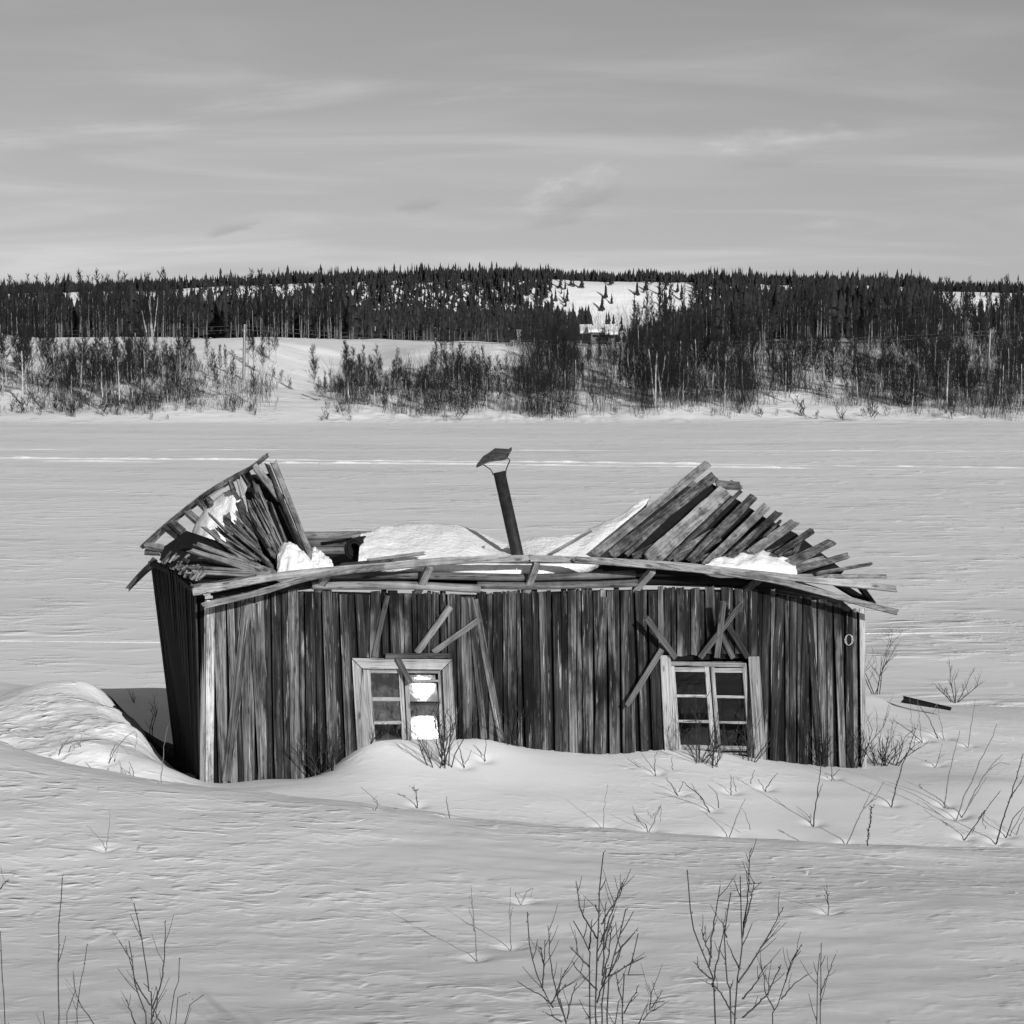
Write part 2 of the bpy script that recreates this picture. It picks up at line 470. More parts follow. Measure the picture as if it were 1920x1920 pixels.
    mix = node(nt, 'ShaderNodeMix'); mix.data_type = 'FLOAT'
    L(river.outputs[0], mix.inputs[0]); L(near, mix.inputs[2]); L(far, mix.inputs[3])
    bp = node(nt, 'ShaderNodeBump'); bp.inputs['Strength'].default_value = 1.0; bp.inputs['Distance'].default_value = 1.0
    L(mix.outputs[0], bp.inputs['Height']); L(bp.outputs[0], bs.inputs['Normal'])
    crust = noise(nt, pos, (0.05, 0.20, 0.1), 5, 0.6, 0.6, (1, 6, 0))      # icy crust is a little greyer than loose snow
    L(ramp(nt, ((0.36, 0.73), (0.60, 0.83)), crust), bs.inputs['Base Color'])
    bs.inputs['Roughness'].default_value = 0.75
    bs.inputs['Specular IOR Level'].default_value = 0.15
    return m
M['snow'] = snow_mat()
def snow_lump():
    m, nt, bs = new_mat('heaped_snow')
    tc = node(nt, 'ShaderNodeTexCoord')
    n = noise(nt, tc.outputs['Object'], (11, 11, 14), 6, 0.62, 0.1)
    bp = node(nt, 'ShaderNodeBump'); bp.inputs['Distance'].default_value = 0.035
    nt.links.new(n, bp.inputs['Height']); nt.links.new(bp.outputs[0], bs.inputs['Normal'])
    bs.inputs['Base Color'].default_value = g3(0.86); bs.inputs['Roughness'].default_value = 0.8
    return m
M['lump'] = snow_lump()

# ------------------------------------------------------------------ ground: one snow sheet from behind the camera to beyond the ridge
RIVER = -1.5
def RW(px, py): 
    s, z = PW(px, py); p = W(s, z); return (p.x, p.y, p.z)
ctrl = []
def cp(v): ctrl.append((v[0], v[1], v[2]))
# bank between the camera and the hollow
for px in (-700, 0, 480, 960, 1440, 1920, 2600): cp(G(px, 1920, 12.8))
for x in (-8, -4, 0, 4, 8): cp((x, 16.6, 0.60 + 0.003 * x * x - 0.010 * x))
for x in (-9, -3, 3, 9): cp((x, -4, 3.8)); cp((x, 4, 2.5))
# crest of the bank
CREST = ((-260, 1330, 25.0), (-120, 1362, 24.2), (0, 1392, 23.4), (100, 1426, 22.7), (190, 1445, 22.3), (340, 1470, 22.0), (480, 1487, 21.7),
                  (620, 1502, 21.4), (800, 1524, 21.2), (960, 1541, 21.0), (1130, 1554, 21.0), (1300, 1566, 21.0), (1500, 1577, 21.0), (1700, 1584, 21.0), (1920, 1593, 21.0), (2200, 1600, 21.0))
for px, py, Y in CREST:
    cp(G(px, py, Y)); q = G(px, py, Y + 0.45); cp((q[0], q[1], q[2] - 0.05))
    if px < 400: q = G(px, py - 3, Y + 0.95); cp((q[0], q[1], q[2] - 0.10))
    q = G(px, py, Y - 0.7); cp((q[0], q[1], q[2] - 0.045)); q = G(px, py, Y - 1.8); cp((q[0], q[1], q[2] - 0.24))
# hollow and apron in front of the cabin
for px, py, Y in ((700, 1503, 22.3), (960, 1532, 22.0), (1300, 1552, 22.0), (1600, 1568, 22.0), (1880, 1580, 22.0),
                  (700, 1460, 23.3), (960, 1470, 23.4), (1200, 1480, 23.5), (1450, 1490, 23.8), (1700, 1480, 24.3), (1880, 1470, 24.6),
                  (500, 1478, 23.0), (830, 1425, 24.0), (760, 1420, 24.0)):
    cp(G(px, py, Y))
for px, py in ((385, 1466), (500, 1460), (600, 1452), (640, 1425), (672, 1402), (700, 1393), (780, 1388), (850, 1386), (905, 1384), (960, 1396), (1030, 1405), (1110, 1413),
               (1180, 1412), (1245, 1406), (1330, 1410), (1430, 1424), (1520, 1434), (1612, 1438)):
    cp(RW(px, py))
# drift at the left with the scoop round the cabin
for px, py, Y in ((0, 1310, 27.5), (60, 1288, 27.6), (140, 1276, 27.8), (180, 1287, 27.9), (230, 1335, 26.6), (270, 1380, 25.4), (320, 1440, 24.0),
                  (120, 1340, 26.0), (200, 1385, 24.8), (260, 1430, 23.6), (150, 1400, 24.0), (60, 1370, 25.4), (30, 1375, 25.0), (170, 1425, 23.7), (-120, 1325, 27.6), (-150, 1345, 26.4)):
    cp(G(px, py, Y))
cp((-4.75, 25.6, -0.35)); cp((-5.25, 27.5, -0.55)); cp((-4.3, 24.7, -0.12)); cp((-5.6, 28.8, -0.35))
for px in (120, 190, 320): cp(G(px, 1292, 31.0))
cp(G(260, 1305, 29.8)); cp((-9.5, 30, 0.35)); cp((-14, 28, 0.9)); cp((-14, 20, 0.7)); cp((-12, 33, 0.0))
# right of the cabin
for px, py, Y in ((1622, 1302, 31.0), (1700, 1326, 31.0), (1790, 1336, 30.6), (1920, 1350, 30.4), (1660, 1385, 28.0), (1780, 1400, 27.6), (1900, 1410, 27.4),
                  (1640, 1437, 26.2), (1720, 1432, 26.4), (2200, 1400, 29.0), (2200, 1500, 25.0)):
    cp(G(px, py, Y))
cp((13, 31, -0.6)); cp((0, 29, -0.4)); cp((3, 31, -0.4)); cp((-2, 31, -0.2))
for x in (-14, -8, -3, 2, 7, 13): cp((x, 34.0, -0.9)); cp((x, 37.0, -1.55))
ctrl = np.array(ctrl)
_c = 0.30
def _ker(r2): return np.sqrt(r2 + _c * _c)
_n = len(ctrl)
_A = np.zeros((_n + 3, _n + 3))
_d2 = ((ctrl[:, None, :2] - ctrl[None, :, :2]) ** 2).sum(-1)
_A[:_n, :_n] = _ker(_d2) - np.eye(_n) * 0.012
_A[:_n, _n] = 1; _A[:_n, _n + 1:] = ctrl[:, :2]; _A[_n, :_n] = 1; _A[_n + 1:, :_n] = ctrl[:, :2].T
_w = np.linalg.solve(_A, np.concatenate([ctrl[:, 2], np.zeros(3)]))
def near_h(X, Y):
    X = np.clip(X, -15, 14); Y = np.clip(Y, -5, 38)
    s = _w[_n] + _w[_n + 1] * X + _w[_n + 2] * Y
    for i in range(_n):
        s = s + _w[i] * _ker((X - ctrl[i, 0]) ** 2 + (Y - ctrl[i, 1]) ** 2)
    return s
_rx = np.array([-700, 0, 300, 600, 960, 1100, 1350, 1700, 1780, 1920, 2700]); _ry = np.array([556, 549, 543, 528, 518, 522, 531, 536, 547, 548, 556])
def far_h(X, Y):
    PX = X / np.maximum(Y, 1) * F + 960
    z = np.full(X.shape, RIVER)
    edge = 168 + 5 * fbm(X * 0.03, Y * 0 + 3.0, 3) + X * 0.004
    z = z + 0.8 * sstep(edge, edge + 8.0, Y) * (1 + 0.8 * fbm(X * 0.12, Y * 0.12, 3)) + 0.35 * np.abs(fbm(X * 0.5, Y * 0.6, 3)) * sstep(166, 169, Y) * sstep(182, 174, Y)
    # river bank up to the hay terrace
    topz = 5.35 + 0.9 * sstep(20, -60, X) + 0.9 * sstep(40, 90, X)
    z = z + (topz + 0.4) * (0.25 * sstep(172, 190, Y) + 0.75 * sstep(185, 238, Y))
    z = z - 2.2 * np.exp(-((X + 20) / 6.0) ** 2) * sstep(180, 215, Y) * sstep(262, 225, Y)      # the ramp down to the river
    z = z + 0.5 * fbm(X * 0.06, Y * 0.06, 4) * sstep(176, 190, Y)
    z = z + 6.0 * np.exp(-((X - 84) / 36.0) ** 2 - ((Y - 500) / 70.0) ** 2)
    zr = HC + (640 - np.interp(X / 900.0 * F + 960, _rx, _ry)) / F * 900
    z = z + (zr - 6.5) * (0.22 * sstep(420, 830, Y) + 0.78 * sstep(828, 902, Y))
    return z
def ground(X, Y):
    X = np.asarray(X, dtype=float); Y = np.asarray(Y, dtype=float)
    w = sstep(33.5, 37.0, Y)
    return near_h(X, Y) * (1 - w) + far_h(X, Y) * w
def gz(x, y): return float(ground(np.array([x]), np.array([y]))[0])
def hit(px, py, y0=6.0, y1=45.0):      # where the line of sight meets the snow
    Ys = np.linspace(y0, y1, 900)
    d = ray(px, py)
    k = Ys / d.y
    below = (HC + k * d.z) < ground(k * d.x, Ys)
    i = int(np.argmax(below)) if below.any() else len(Ys) - 1
    return G(px, py, float(Ys[i]))

_cr = np.array([[G(*c).x, c[2]] for c in CREST])
def snow_detail(fx, fy):
    drift = np.exp(-((fx + 6.2) / 1.6) ** 2 - ((fy - 25.3) / 2.2) ** 2)       # sun-cupped face of the drift
    bank = sstep(22.5, 20.5, fy)
    und = 0.030 * fbm(fx * 0.7, fy * 1.1, 2) + 0.012 * fbm(fx * 2.1 + 7, fy * 3.2, 2) * (0.25 + 0.75 * bank) \
        + 0.006 * fbm(fx * 4.0 + 3, fy * 7.0, 1) * bank + drift * 0.07 * np.abs(fbm(fx * 3.3, fy * 4.4, 3))
    # lip of the bank: breaks off sharply towards the hollow
    t = fy - (np.interp(fx, _cr[:, 0], _cr[:, 1]) + 0.10 * fbm(fx * 0.8, fx * 0 + 2.0, 2))
    und = und - 0.13 * sstep(0.0, 0.14, t) * np.exp(-np.maximum(t - 0.14, 0) / 0.45) + 0.02 * np.exp(-(t / 0.12) ** 2)
    return und
MELT = []        # little melt cups where stems come through the snow
def build_ground():
    def seg(a, b, st): return np.arange(a, b, st)
    xs = np.concatenate([-np.geomspace(900, 16, 46), seg(-15.5, -8.2, 0.28), seg(-8.2, 8.6, 0.062), seg(8.6, 16, 0.28), np.geomspace(16.5, 900, 46)])
    ys = np.concatenate([-np.geomspace(600, 8, 14), seg(-7, 8.6, 0.5), seg(8.6, 32, 0.062), seg(32, 60, 0.3), seg(60, 164, 1.1), seg(164, 242, 0.7), seg(242, 820, 9), seg(820, 912, 3), seg(912, 1500, 40)])
    X, Y = np.meshgrid(xs, ys)
    Z = np.empty_like(X)
    nearrow = ys < 37.5
    Z[nearrow] = ground(X[nearrow], Y[nearrow]); Z[~nearrow] = far_h(X[~nearrow], Y[~nearrow])
    n = (ys < 33) & (ys > 2)
    fx, fy = X[n], Y[n]
    amp = sstep(33, 31, fy)
    und = snow_detail(fx, fy)
    for mx, my, r, dp in MELT:
        ry = np.abs(ys[n] - my) < 4 * r
        und[ry] -= dp * np.exp(-((fx[ry] - mx) ** 2 + (fy[ry] - my) ** 2) / (r * r))
    Z[n] += amp * und
    ny, nx = X.shape
    V = np.stack([X.ravel(), Y.ravel(), Z.ravel()], 1)
    i = (np.arange(ny - 1)[:, None] * nx + np.arange(nx - 1)[None, :]).ravel()
    Fc = np.stack([i, i + 1, i + nx + 1, i + nx], 1)
    me = mesh_np('snow_ground', V, Fc, True)
    o = obj('snow_ground', me, M['snow'])
    tag(o, kind='structure')

# snowmobile and ski tracks on the river: low crests of thrown-up snow
def track(name, pts, offs, h, wdt, seed):
    V = []; Fc = []
    r = random.Random(seed)
    xs = np.arange(-60, 60, 0.45)
    for off in offs:
        b = len(V)
        for k, x in enumerate(xs):
            gap = float(fbm(np.array([x * 0.16 + seed * 3.3]), np.array([off + 0.7]), 2)[0])
            y = np.interp(x, [p[0] for p in pts], [p[1] for p in pts]) + off + 0.15 * math.sin(x * 0.31 + off) 
            hh = h * (0.35 + 0.9 * abs(vnoise(np.array([x * 0.9 + off * 7]), np.array([seed * 1.7]))[0] * 2))
            ww = wdt * r.uniform(0.6, 1.4)
            hh = hh * max(-0.2, min(1.0, 0.75 + gap * 1.6))
            for dy, dz in ((-ww, -0.03), (-ww * 0.15, hh), (ww * 0.4, hh * 0.8), (ww, -0.03)):
                V.append((x, y + dy, RIVER + dz))
        for k in range(len(xs) - 1):
            for j in range(3):
                a = b + k * 4 + j
                Fc.append((a, a + 4, a + 5, a + 1))
    o = obj(name, mesh_py(name, V, [f[::-1] for f in Fc], False), M['lump'])
    tag(o, kind='structure')
def riverY(px, py):
    d = ray(px, py); return (RIVER - HC) / d.z * d.y
def riverpt(px, py):
    d = ray(px, py); k = (RIVER - HC) / d.z; return (d.x * k, d.y * k)

# ------------------------------------------------------------------ the cabin
ROOT = W(4.4, 0.0, -2.0)
cabin = empty('collapsed_cabin', ROOT)
tag(cabin, 'collapsed weathered plank cabin sunk in snow with its roof caved in', 'cabin')
def part(name, me, mat, parent=None):
    return obj(name, me, mat, parent or cabin)

def resample(pts, n):
    pts = [Vector(p) for p in pts]
    if len(pts) == 2:
        return [pts[0].lerp(pts[1], i / (n - 1)) for i in range(n)]
    t = [0.0]
    for a, b in zip(pts, pts[1:]): t.append(t[-1] + (b - a).length)
    out = []
    # Catmull-Rom through the points
    for i in range(n):
        s = t[-1] * i / (n - 1)
        j = max(0, min(len(pts) - 2, next((k for k in range(len(pts) - 1) if t[k + 1] >= s - 1e-9), len(pts) - 2)))
        u = (s - t[j]) / max(1e-9, t[j + 1] - t[j])
        p0 = pts[max(0, j - 1)]; p1 = pts[j]; p2 = pts[j + 1]; p3 = pts[min(len(pts) - 1, j + 2)]
        m1 = (p2 - p0) * 0.5; m2 = (p3 - p1) * 0.5
        u2, u3 = u * u, u * u * u
        out.append(p1 * (2 * u3 - 3 * u2 + 1) + m1 * (u3 - 2 * u2 + u) + p2 * (-2 * u3 + 3 * u2) + m2 * (u3 - u2))
    return out

def plank(name, pts, width, thick, hint, mat, parent, n=None, ragged=0.03, twist=0.0, taper=1.0, wob=0.04, seed=None):
    """a board along pts (world), broad face towards hint; origin at its first end, local z along it"""
    r = random.Random(seed if seed is not None else rng.random())
    pts = [Vector(p) for p in pts]
    if n is None: n = 5 if len(pts) == 2 else max(8, 3 * len(pts))
    pp = resample(pts, n)
    A = pp[0]; z = (pp[-1] - A).normalized()
    y = Vector(hint); y = (y - z * y.dot(z))
    if y.length < 1e-4: y = Vector((0.3, -1, 0.2)) - z * Vector((0.3, -1, 0.2)).dot(z)
    y.normalize(); x = y.cross(z).normalized()
    R = Matrix((x, y, z)).transposed()
    Ri = R.transposed()
    V = []; Fc = []
    for i, p in enumerate(pp):
        l = Ri @ (p - A)
        tn = (pp[min(i + 1, n - 1)] - pp[max(i - 1, 0)]).normalized()
        tn = Ri @ tn
        f = i / (n - 1)
        w = width * (1 + (taper - 1) * f) * (1 + wob * r.uniform(-1, 1)) * 0.5
        a = twist * (f - 0.5)
        ey = Vector((0, 1, 0)) - tn * tn.y; ey.normalize()
        ex = ey.cross(tn)
        if ex.x < 0: ex = -ex
        ca, sa = math.cos(a), math.sin(a)
        e1 = ex * ca + ey * sa; e2 = ey * ca - ex * sa
        jit = ragged if i in (0, n - 1) else 0
        # front face gets a middle line so that split ends can be uneven
        for sx_, sy_ in ((-1, 1), (0.1, 1), (1, 1), (1, -1), (0.1, -1), (-1, -1)):
            q = l + e1 * (sx_ * w) + e2 * (sy_ * thick * 0.5)
            if jit: q = q + tn * r.uniform(-jit, jit)
            V.append(q)
    for i in range(n - 1):
        for j in range(6):
            a = i * 6 + j; b = i * 6 + (j + 1) % 6
            Fc.append((a, b, b + 6, a + 6))
    Fc.append((5, 4, 1, 0)); Fc.append((4, 3, 2, 1))
    e = (n - 1) * 6
    Fc.append((e, e + 1, e + 4, e + 5)); Fc.append((e + 1, e + 2, e + 3, e + 4))
    me = mesh_py(name, V, Fc)
    o = bpy.data.objects.new(name, me)
    me.materials.append(mat)
    o.rotation_mode = 'QUATERNION'
    o.rotation_quaternion = R.to_quaternion()
    o.location = A - (ROOT if parent is not None else Vector((0, 0, 0)))
    return link(o, parent)

def quad_prism(V, Fc, quads, thick_vec):
    """add prisms: each quad (4 world points) extruded by thick_vec"""
    for q in quads:
        b = len(V)
        for p in q: V.append(Vector(p) - ROOT)
        for p in q: V.append(Vector(p) + thick_vec - ROOT)
        Fc += [(b, b + 1, b + 2, b + 3), (b + 7, b + 6, b + 5, b + 4), (b, b + 4, b + 5, b + 1), (b + 1, b + 5, b + 6, b + 2), (b + 2, b + 6, b + 7, b + 3), (b + 3, b + 7, b + 4, b)]

TOPL = [PW(*p) for p in ((372, 1122), (385, 1121), (470, 1112), (545, 1104), (600, 1106), (700, 1108), (800, 1111), (900, 1112), (1000, 1108), (1100, 1104), (1200, 1103),
                         (1300, 1102), (1400, 1103), (1450, 1108), (1520, 1122), (1612, 1148), (1640, 1150))]
BOTL = [PW(*p) for p in ((385, 1466), (600, 1452), (672, 1402), (780, 1388), (905, 1384), (1030, 1405), (1180, 1412), (1330, 1410), (1430, 1424), (1612, 1438))]
def ztop(s): return float(np.interp(s, [p[0] for p in TOPL], [p[1] for p in TOPL]))
def zbot(s): return float(np.interp(s, [p[0] for p in BOTL], [p[1] for p in BOTL])) - 0.3
S_END = PW(1612, 1440)[0]

# windows as bilinear frames on the wall: TL, TR, BL, BR
WL = [PW(660, 1233), PW(846, 1234), PW(669, 1398), PW(852, 1396)]
WR = [PW(1253, 1240), PW(1398, 1240), PW(1266, 1412), PW(1411, 1414)]
def bil(q, u, v):
    a = (q[0][0] * (1 - u) + q[1][0] * u, q[0][1] * (1 - u) + q[1][1] * u)
    b = (q[2][0] * (1 - u) + q[3][0] * u, q[2][1] * (1 - u) + q[3][1] * u)
    return (a[0] * (1 - v) + b[0] * v, a[1] * (1 - v) + b[1] * v)

# sheathing behind the boards, with the two openings
wl0, wl1, wlt = WL[0][0] + 0.06, WL[1][0] - 0.06, WL[0][1] - 0.06
wr0, wr1, wrt = WR[0][0] + 0.0, WR[1][0] + 0.05, WR[0][1]
V = []; Fc = []
def sheet(s0, s1, zb0, zb1, topf=True, zt=None):
    n = max(1, int((s1 - s0) / 0.4))
    for i in range(n):
        a = s0 + (s1 - s0) * i / n; b = s0 + (s1 - s0) * (i + 1) / n
        za = (ztop(a) - 0.03) if zt is None else zt; zb = (ztop(b) - 0.03) if zt is None else zt
        quad_prism(V, Fc, [(W(a, zb0 if zb0 is not None else zbot(a)), W(b, zb1 if zb1 is not None else zbot(b)), W(b, zb), W(a, za))], -NF * 0.09)
sheet(0.0, wl0, None, None); sheet(wl0, wl1, wlt, wlt); sheet(wl1, wr0, None, None); sheet(wr0, wr1, wrt, wrt); sheet(wr1, S_END, None, None)
sheet(wl0, wl1, None, None, zt=WL[2][1]); sheet(wr0, wr1, None, None, zt=WR[2][1])
front = part('front_wall', mesh_py('front_wall', V, Fc), M['dark'])

r = random.Random(4)
def blocked(s, half):           # opening over which a board has to stop
    if WL[0][0] + 0.085 < s < WL[1][0] - 0.05: return WL[0][1] + 0.0
    if PW(1256, 1228)[0] < s < PW(1404, 1228)[0]: return WR[0][1] + 0.08
    return -9
def wall_board(s, width, lean, t, thick, mat, zlo=None, top_extra=0.0, warp=0.0):
    zt = ztop(s) + top_extra
    bl = blocked(s, width * 0.45)
    zb = zbot(s)
    if bl is None: return
    if bl > -5: zb = bl
    if zlo is not None: zb = max(zb, zlo)
    sb = s - lean * (zt - zb)
    mid = (W(s, zt, t) + W(sb, zb, t)) * 0.5 + WD * warp
    return plank('wall_board', [W(sb, zb, t), mid, W(s, zt, t)] if warp else [W(sb, zb, t), W(s, zt, t)], width, thick, NF, mat, front, n=6,
                 ragged=0.012, twist=r.uniform(-.06, .06), wob=0.025)
s = 0.12; k_ = 0
while s < S_END - 0.10:                  # proud and sunken boards in turn, gaps open between them, many sprung loose
    proud = k_ % 2 == 0
    w_ = r.uniform(0.088, 0.132) if proud else r.uniform(0.045, 0.085)
    ln = r.gauss(0, 0.006)
    if proud and r.random() < 0.24: ln = r.choice((-1, 1)) * r.uniform(0.018, 0.05)
    if proud and 4.9 < s < 6.0: ln = r.gauss(-0.016, 0.008)
    wall_board(s + w_ * 0.5, w_, ln, (0.048 + r.uniform(0, 0.012)) if proud else (0.028 + r.uniform(0, .008)), 0.022, M['wall'],
               top_extra=r.uniform(-.05, .03), warp=r.uniform(-.012, .012) if proud else 0.0)
    s += w_ + r.uniform(0.007, 0.018); k_ += 1
# sprung battens traced from the photograph's wall
def onwall(p, q, wpx, t0, t1, mat, name='loose_board', thick=0.03, parent=None):
    a = PW(*p); b = PW(*q)
    return plank(name, [W(a[0], a[1], t0), W(b[0], b[1], t1)], wpx / F * 25.0, thick, NF, mat, parent or cabin, n=4, ragged=0.006, wob=0.02)
for p, q, w_ in (((462, 1128), (424, 1462), 17), ((474, 1130), (492, 1460), 15), ((888, 1122), (938, 1388), 13), ((880, 1120), (905, 1384), 12), ((1130, 1118), (1118, 1412), 15), ((1512, 1135), (1535, 1432), 14)):
    onwall(p, q, w_, 0.07, 0.07, M['wall'], 'wall_board', 0.022, front)

# corner boards with white paint
def cornerpiece(p, q, wpx, t):
    a = PW(*p); b = PW(*q)
    return plank('corner_board', [W(b[0], b[1] - 0.25, t), W(a[0], a[1], t)], wpx / F * 24.5, 0.025, NF, M['paint'], cabin, n=5, ragged=0.008, wob=0.01)
cornerpiece((394, 1124), (391, 1462), 15, 0.055)
plank('corner_board', [W(PW(1617, 1438)[0], PW(1617, 1438)[1] - .25, .05), W(*PW(1613, 1140), .05)], 11 / F * 24.5, 0.025, NF, M['sash'], cabin, n=5, ragged=0.008, wob=0.02)
a = PW(384, 1126); b = PW(380, 1462)
plank('corner_board', [W(b[0], b[1] - 0.25, -0.02), W(a[0], a[1], -0.02)], 0.10, 0.025, -WD + NF * 0.6, M['paint'], cabin, n=5, ragged=0.008, wob=0.01)

# the left gable wall, dark boards falling outwards at the back
F0 = W(-0.02, -0.5, -0.03); F1 = W(-0.02, ztop(0) + 0.02, -0.03)
B0 = P(331, 1345, 4.3) + UP * -0.6; B1 = P(286, 1052, 4.3)
LN = (B0 - F0).cross(F1 - F0).normalized()
if LN.x > 0: LN = -LN
V = []; Fc = []
quad_prism(V, Fc, [(F0, B0, B1, F1)], -LN * 0.06)
left = part('left_wall', mesh_py('left_wall', V, Fc), M['dark'])
nb = 30
for i in range(nb):
    f = (i + 0.5) / nb
    lo = F0.lerp(B0, f); hi = F1.lerp(B1, f) + UP * (0.10 * math.sin(f * 3.1) + r.uniform(-.04, .03))
    g = r.uniform(-.012, .012)
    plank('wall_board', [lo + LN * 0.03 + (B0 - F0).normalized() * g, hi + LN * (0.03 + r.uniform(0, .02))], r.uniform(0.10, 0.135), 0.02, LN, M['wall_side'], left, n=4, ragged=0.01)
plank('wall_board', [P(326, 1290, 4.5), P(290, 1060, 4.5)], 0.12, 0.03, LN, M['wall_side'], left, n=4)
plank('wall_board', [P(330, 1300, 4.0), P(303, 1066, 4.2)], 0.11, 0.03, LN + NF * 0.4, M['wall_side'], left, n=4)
# right gable wall and log back wall
RF0 = W(S_END + 0.02, -0.8, -0.03); RF1 = W(S_END + 0.02, ztop(S_END) - 0.02, -0.03)
RB0 = RF0 - NF * 4.2; RB1 = RF1 - NF * 4.2 + UP * 0.1
V = []; Fc = []
quad_prism(V, Fc, [(RF0, RB0, RB1, RF1)], -WD * 0.06)
rightw = part('right_wall', mesh_py('right_wall', V, Fc), M['dark'])
for i in range(24):
    f = (i + 0.5) / 24
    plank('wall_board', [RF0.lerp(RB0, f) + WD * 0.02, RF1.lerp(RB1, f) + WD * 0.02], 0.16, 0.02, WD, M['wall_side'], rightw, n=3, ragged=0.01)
def log(name, pts, rad, mat, parent, sides=9, n=None, off=True):
    pp = resample(pts, n or max(4, 3 * len(pts)))
    base = ROOT if off else Vector((0, 0, 0))
    A = pp[0]; z = (pp[-1] - A).normalized()
    x = z.cross(Vector((0.1, 0.2, 1))).normalized(); y = z.cross(x)
    R = Matrix((x, y, z)).transposed(); Ri = R.transposed()
    V = []; Fc = []
    for i, p in enumerate(pp):
        l = Ri @ (p - A); rr = rad[0] + (rad[1] - rad[0]) * i / (len(pp) - 1) if isinstance(rad, tuple) else rad
        for k in range(sides):
            a = 2 * math.pi * k / sides
            q = rr * (1 + 0.06 * math.sin(3 * a + i))
            V.append(l + Vector((math.cos(a) * q, math.sin(a) * q, 0)))
    for i in range(len(pp) - 1):
        for k in range(sides):
            a = i * sides + k; b = i * sides + (k + 1) % sides
            Fc.append((a, b, b + sides, a + sides))
    Fc.append(tuple(range(sides))[::-1]); Fc.append(tuple((len(pp) - 1) * sides + k for k in range(sides)))
    me = mesh_py(name, V, Fc, True)
    o = bpy.data.objects.new(name, me); me.materials.append(mat)
    o.rotation_mode = 'QUATERNION'; o.rotation_quaternion = R.to_quaternion(); o.location = A - base
    return link(o, parent)
V = []; Fc = []
quad_prism(V, Fc, [(P(330, 1345, 4.3) - UP * .5, RB0, RB0 + UP * 2.3, P(330, 1345, 4.3) + UP * 1.7)], NF * 0.05)
back = part('back_wall', mesh_py('back_wall', V, Fc), M['dark'])
for py in (1003, 1017, 1031, 1046, 1060):
    log('wall_log', [P(540, py + 2, 3.7), P(700, py, 3.7)], 0.062, M['log'], back)

# ------------------------------------------------------------------ windows
def window(name, q, rows, cols, tsash, bar, stile, casing=None, panes=None):
    root = empty('tmp', (0, 0, 0)); bpy.data.objects.remove(root)
    V = []; Fc = []
    # jamb lining: the frame mesh itself
    def pt(u, v, t): s_, z_ = bil(q, u, v); return W(s_, z_, t)
    ring = [(0, 0), (1, 0), (1, 1), (0, 1)]
    for (u0, v0), (u1, v1) in zip(ring, ring[1:] + ring[:1]):
        quad_prism(V, Fc, [(pt(u0, v0, 0.03), pt(u1, v1, 0.03), pt(u1, v1, -0.12), pt(u0, v0, -0.12))],
                   (pt(0.5, 0.5, 0) - (pt(u0, v0, 0) + pt(u1, v1, 0)) * 0.5).normalized() * 0.02)
    return part(name, mesh_py(name, V, Fc), M['sash']), pt
# left window: mitred pale casing, two sashes of three panes
wq = [PW(679, 1252), PW(829, 1254), PW(690, 1398), PW(833, 1396)]
winL, ptL = window('window', wq, 3, 2, 0, 0.03, 0.05)
winL['label'] = 'left window with mitred pale casing and sun glaring in its panes'
def mitre(name, quadpx, t, mat, parent):
    pts = [W(*PW(*p), t) for p in quadpx]
    V = []; Fc = []
    quad_prism(V, Fc, [pts], -NF * 0.03)
    me = mesh_py(name, V, Fc)
    # own local frame so that the grain runs along the piece
    ax = max(((pts[1] - pts[0]), (pts[3] - pts[0])), key=lambda v: v.length).normalized()
    R = Matrix((NF.cross(ax).normalized(), ax.cross(NF.cross(ax)).normalized(), ax)).transposed()
    A = pts[0] - ROOT
    for v in me.vertices: v.co = R.transposed() @ (v.co - A)
    o = bpy.data.objects.new(name, me); me.materials.append(mat)
    o.rotation_mode = 'QUATERNION'; o.rotation_quaternion = R.to_quaternion(); o.location = A
    return link(o, parent)
mitre('casing_board', [(658, 1232), (845, 1234), (826, 1253), (677, 1251)], 0.095, M['casing'], winL)
mitre('casing_board', [(658, 1234), (676, 1252), (693, 1402), (668, 1404)], 0.092, M['casing'], winL)
mitre('casing_board', [(845, 1236), (827, 1254), (834, 1402), (853, 1400)], 0.092, M['casing'], winL)
def bars(win, q, t, us, vs, wu, wv, mat, over=None):
    def pt(u, v, tt=t): s_, z_ = bil(q, u, v); return W(s_, z_, tt)
    for u0, w_ in us:
        plank('sash_stile', [pt(u0, 1.0, t), pt(u0, 0.0, t)], w_, 0.04, NF, mat, win, n=4, ragged=0.003, wob=0.03)
    for v0, ua, ub, w_ in vs:
        plank('glazing_bar', [pt(ua, v0, t - 0.004), pt(ub, v0, t - 0.004)], w_, 0.03, NF, mat, win, n=3, ragged=0.0, wob=0.03)
bars(winL, wq, 0.0, ((0.055, 0.085), (0.475, 0.055), (0.545, 0.055), (0.975, 0.06)),
     ((0.035, 0.1, 0.45, 0.06), (0.035, 0.57, 0.96, 0.05), (0.40, 0.1, 0.45, 0.05), (0.705, 0.1, 0.45, 0.04), (0.985, 0.1, 0.45, 0.06), (0.985, 0.57, 0.96, 0.06), (0.16, 0.57, 0.96, 0.028)), 0, 0, M['sash'])
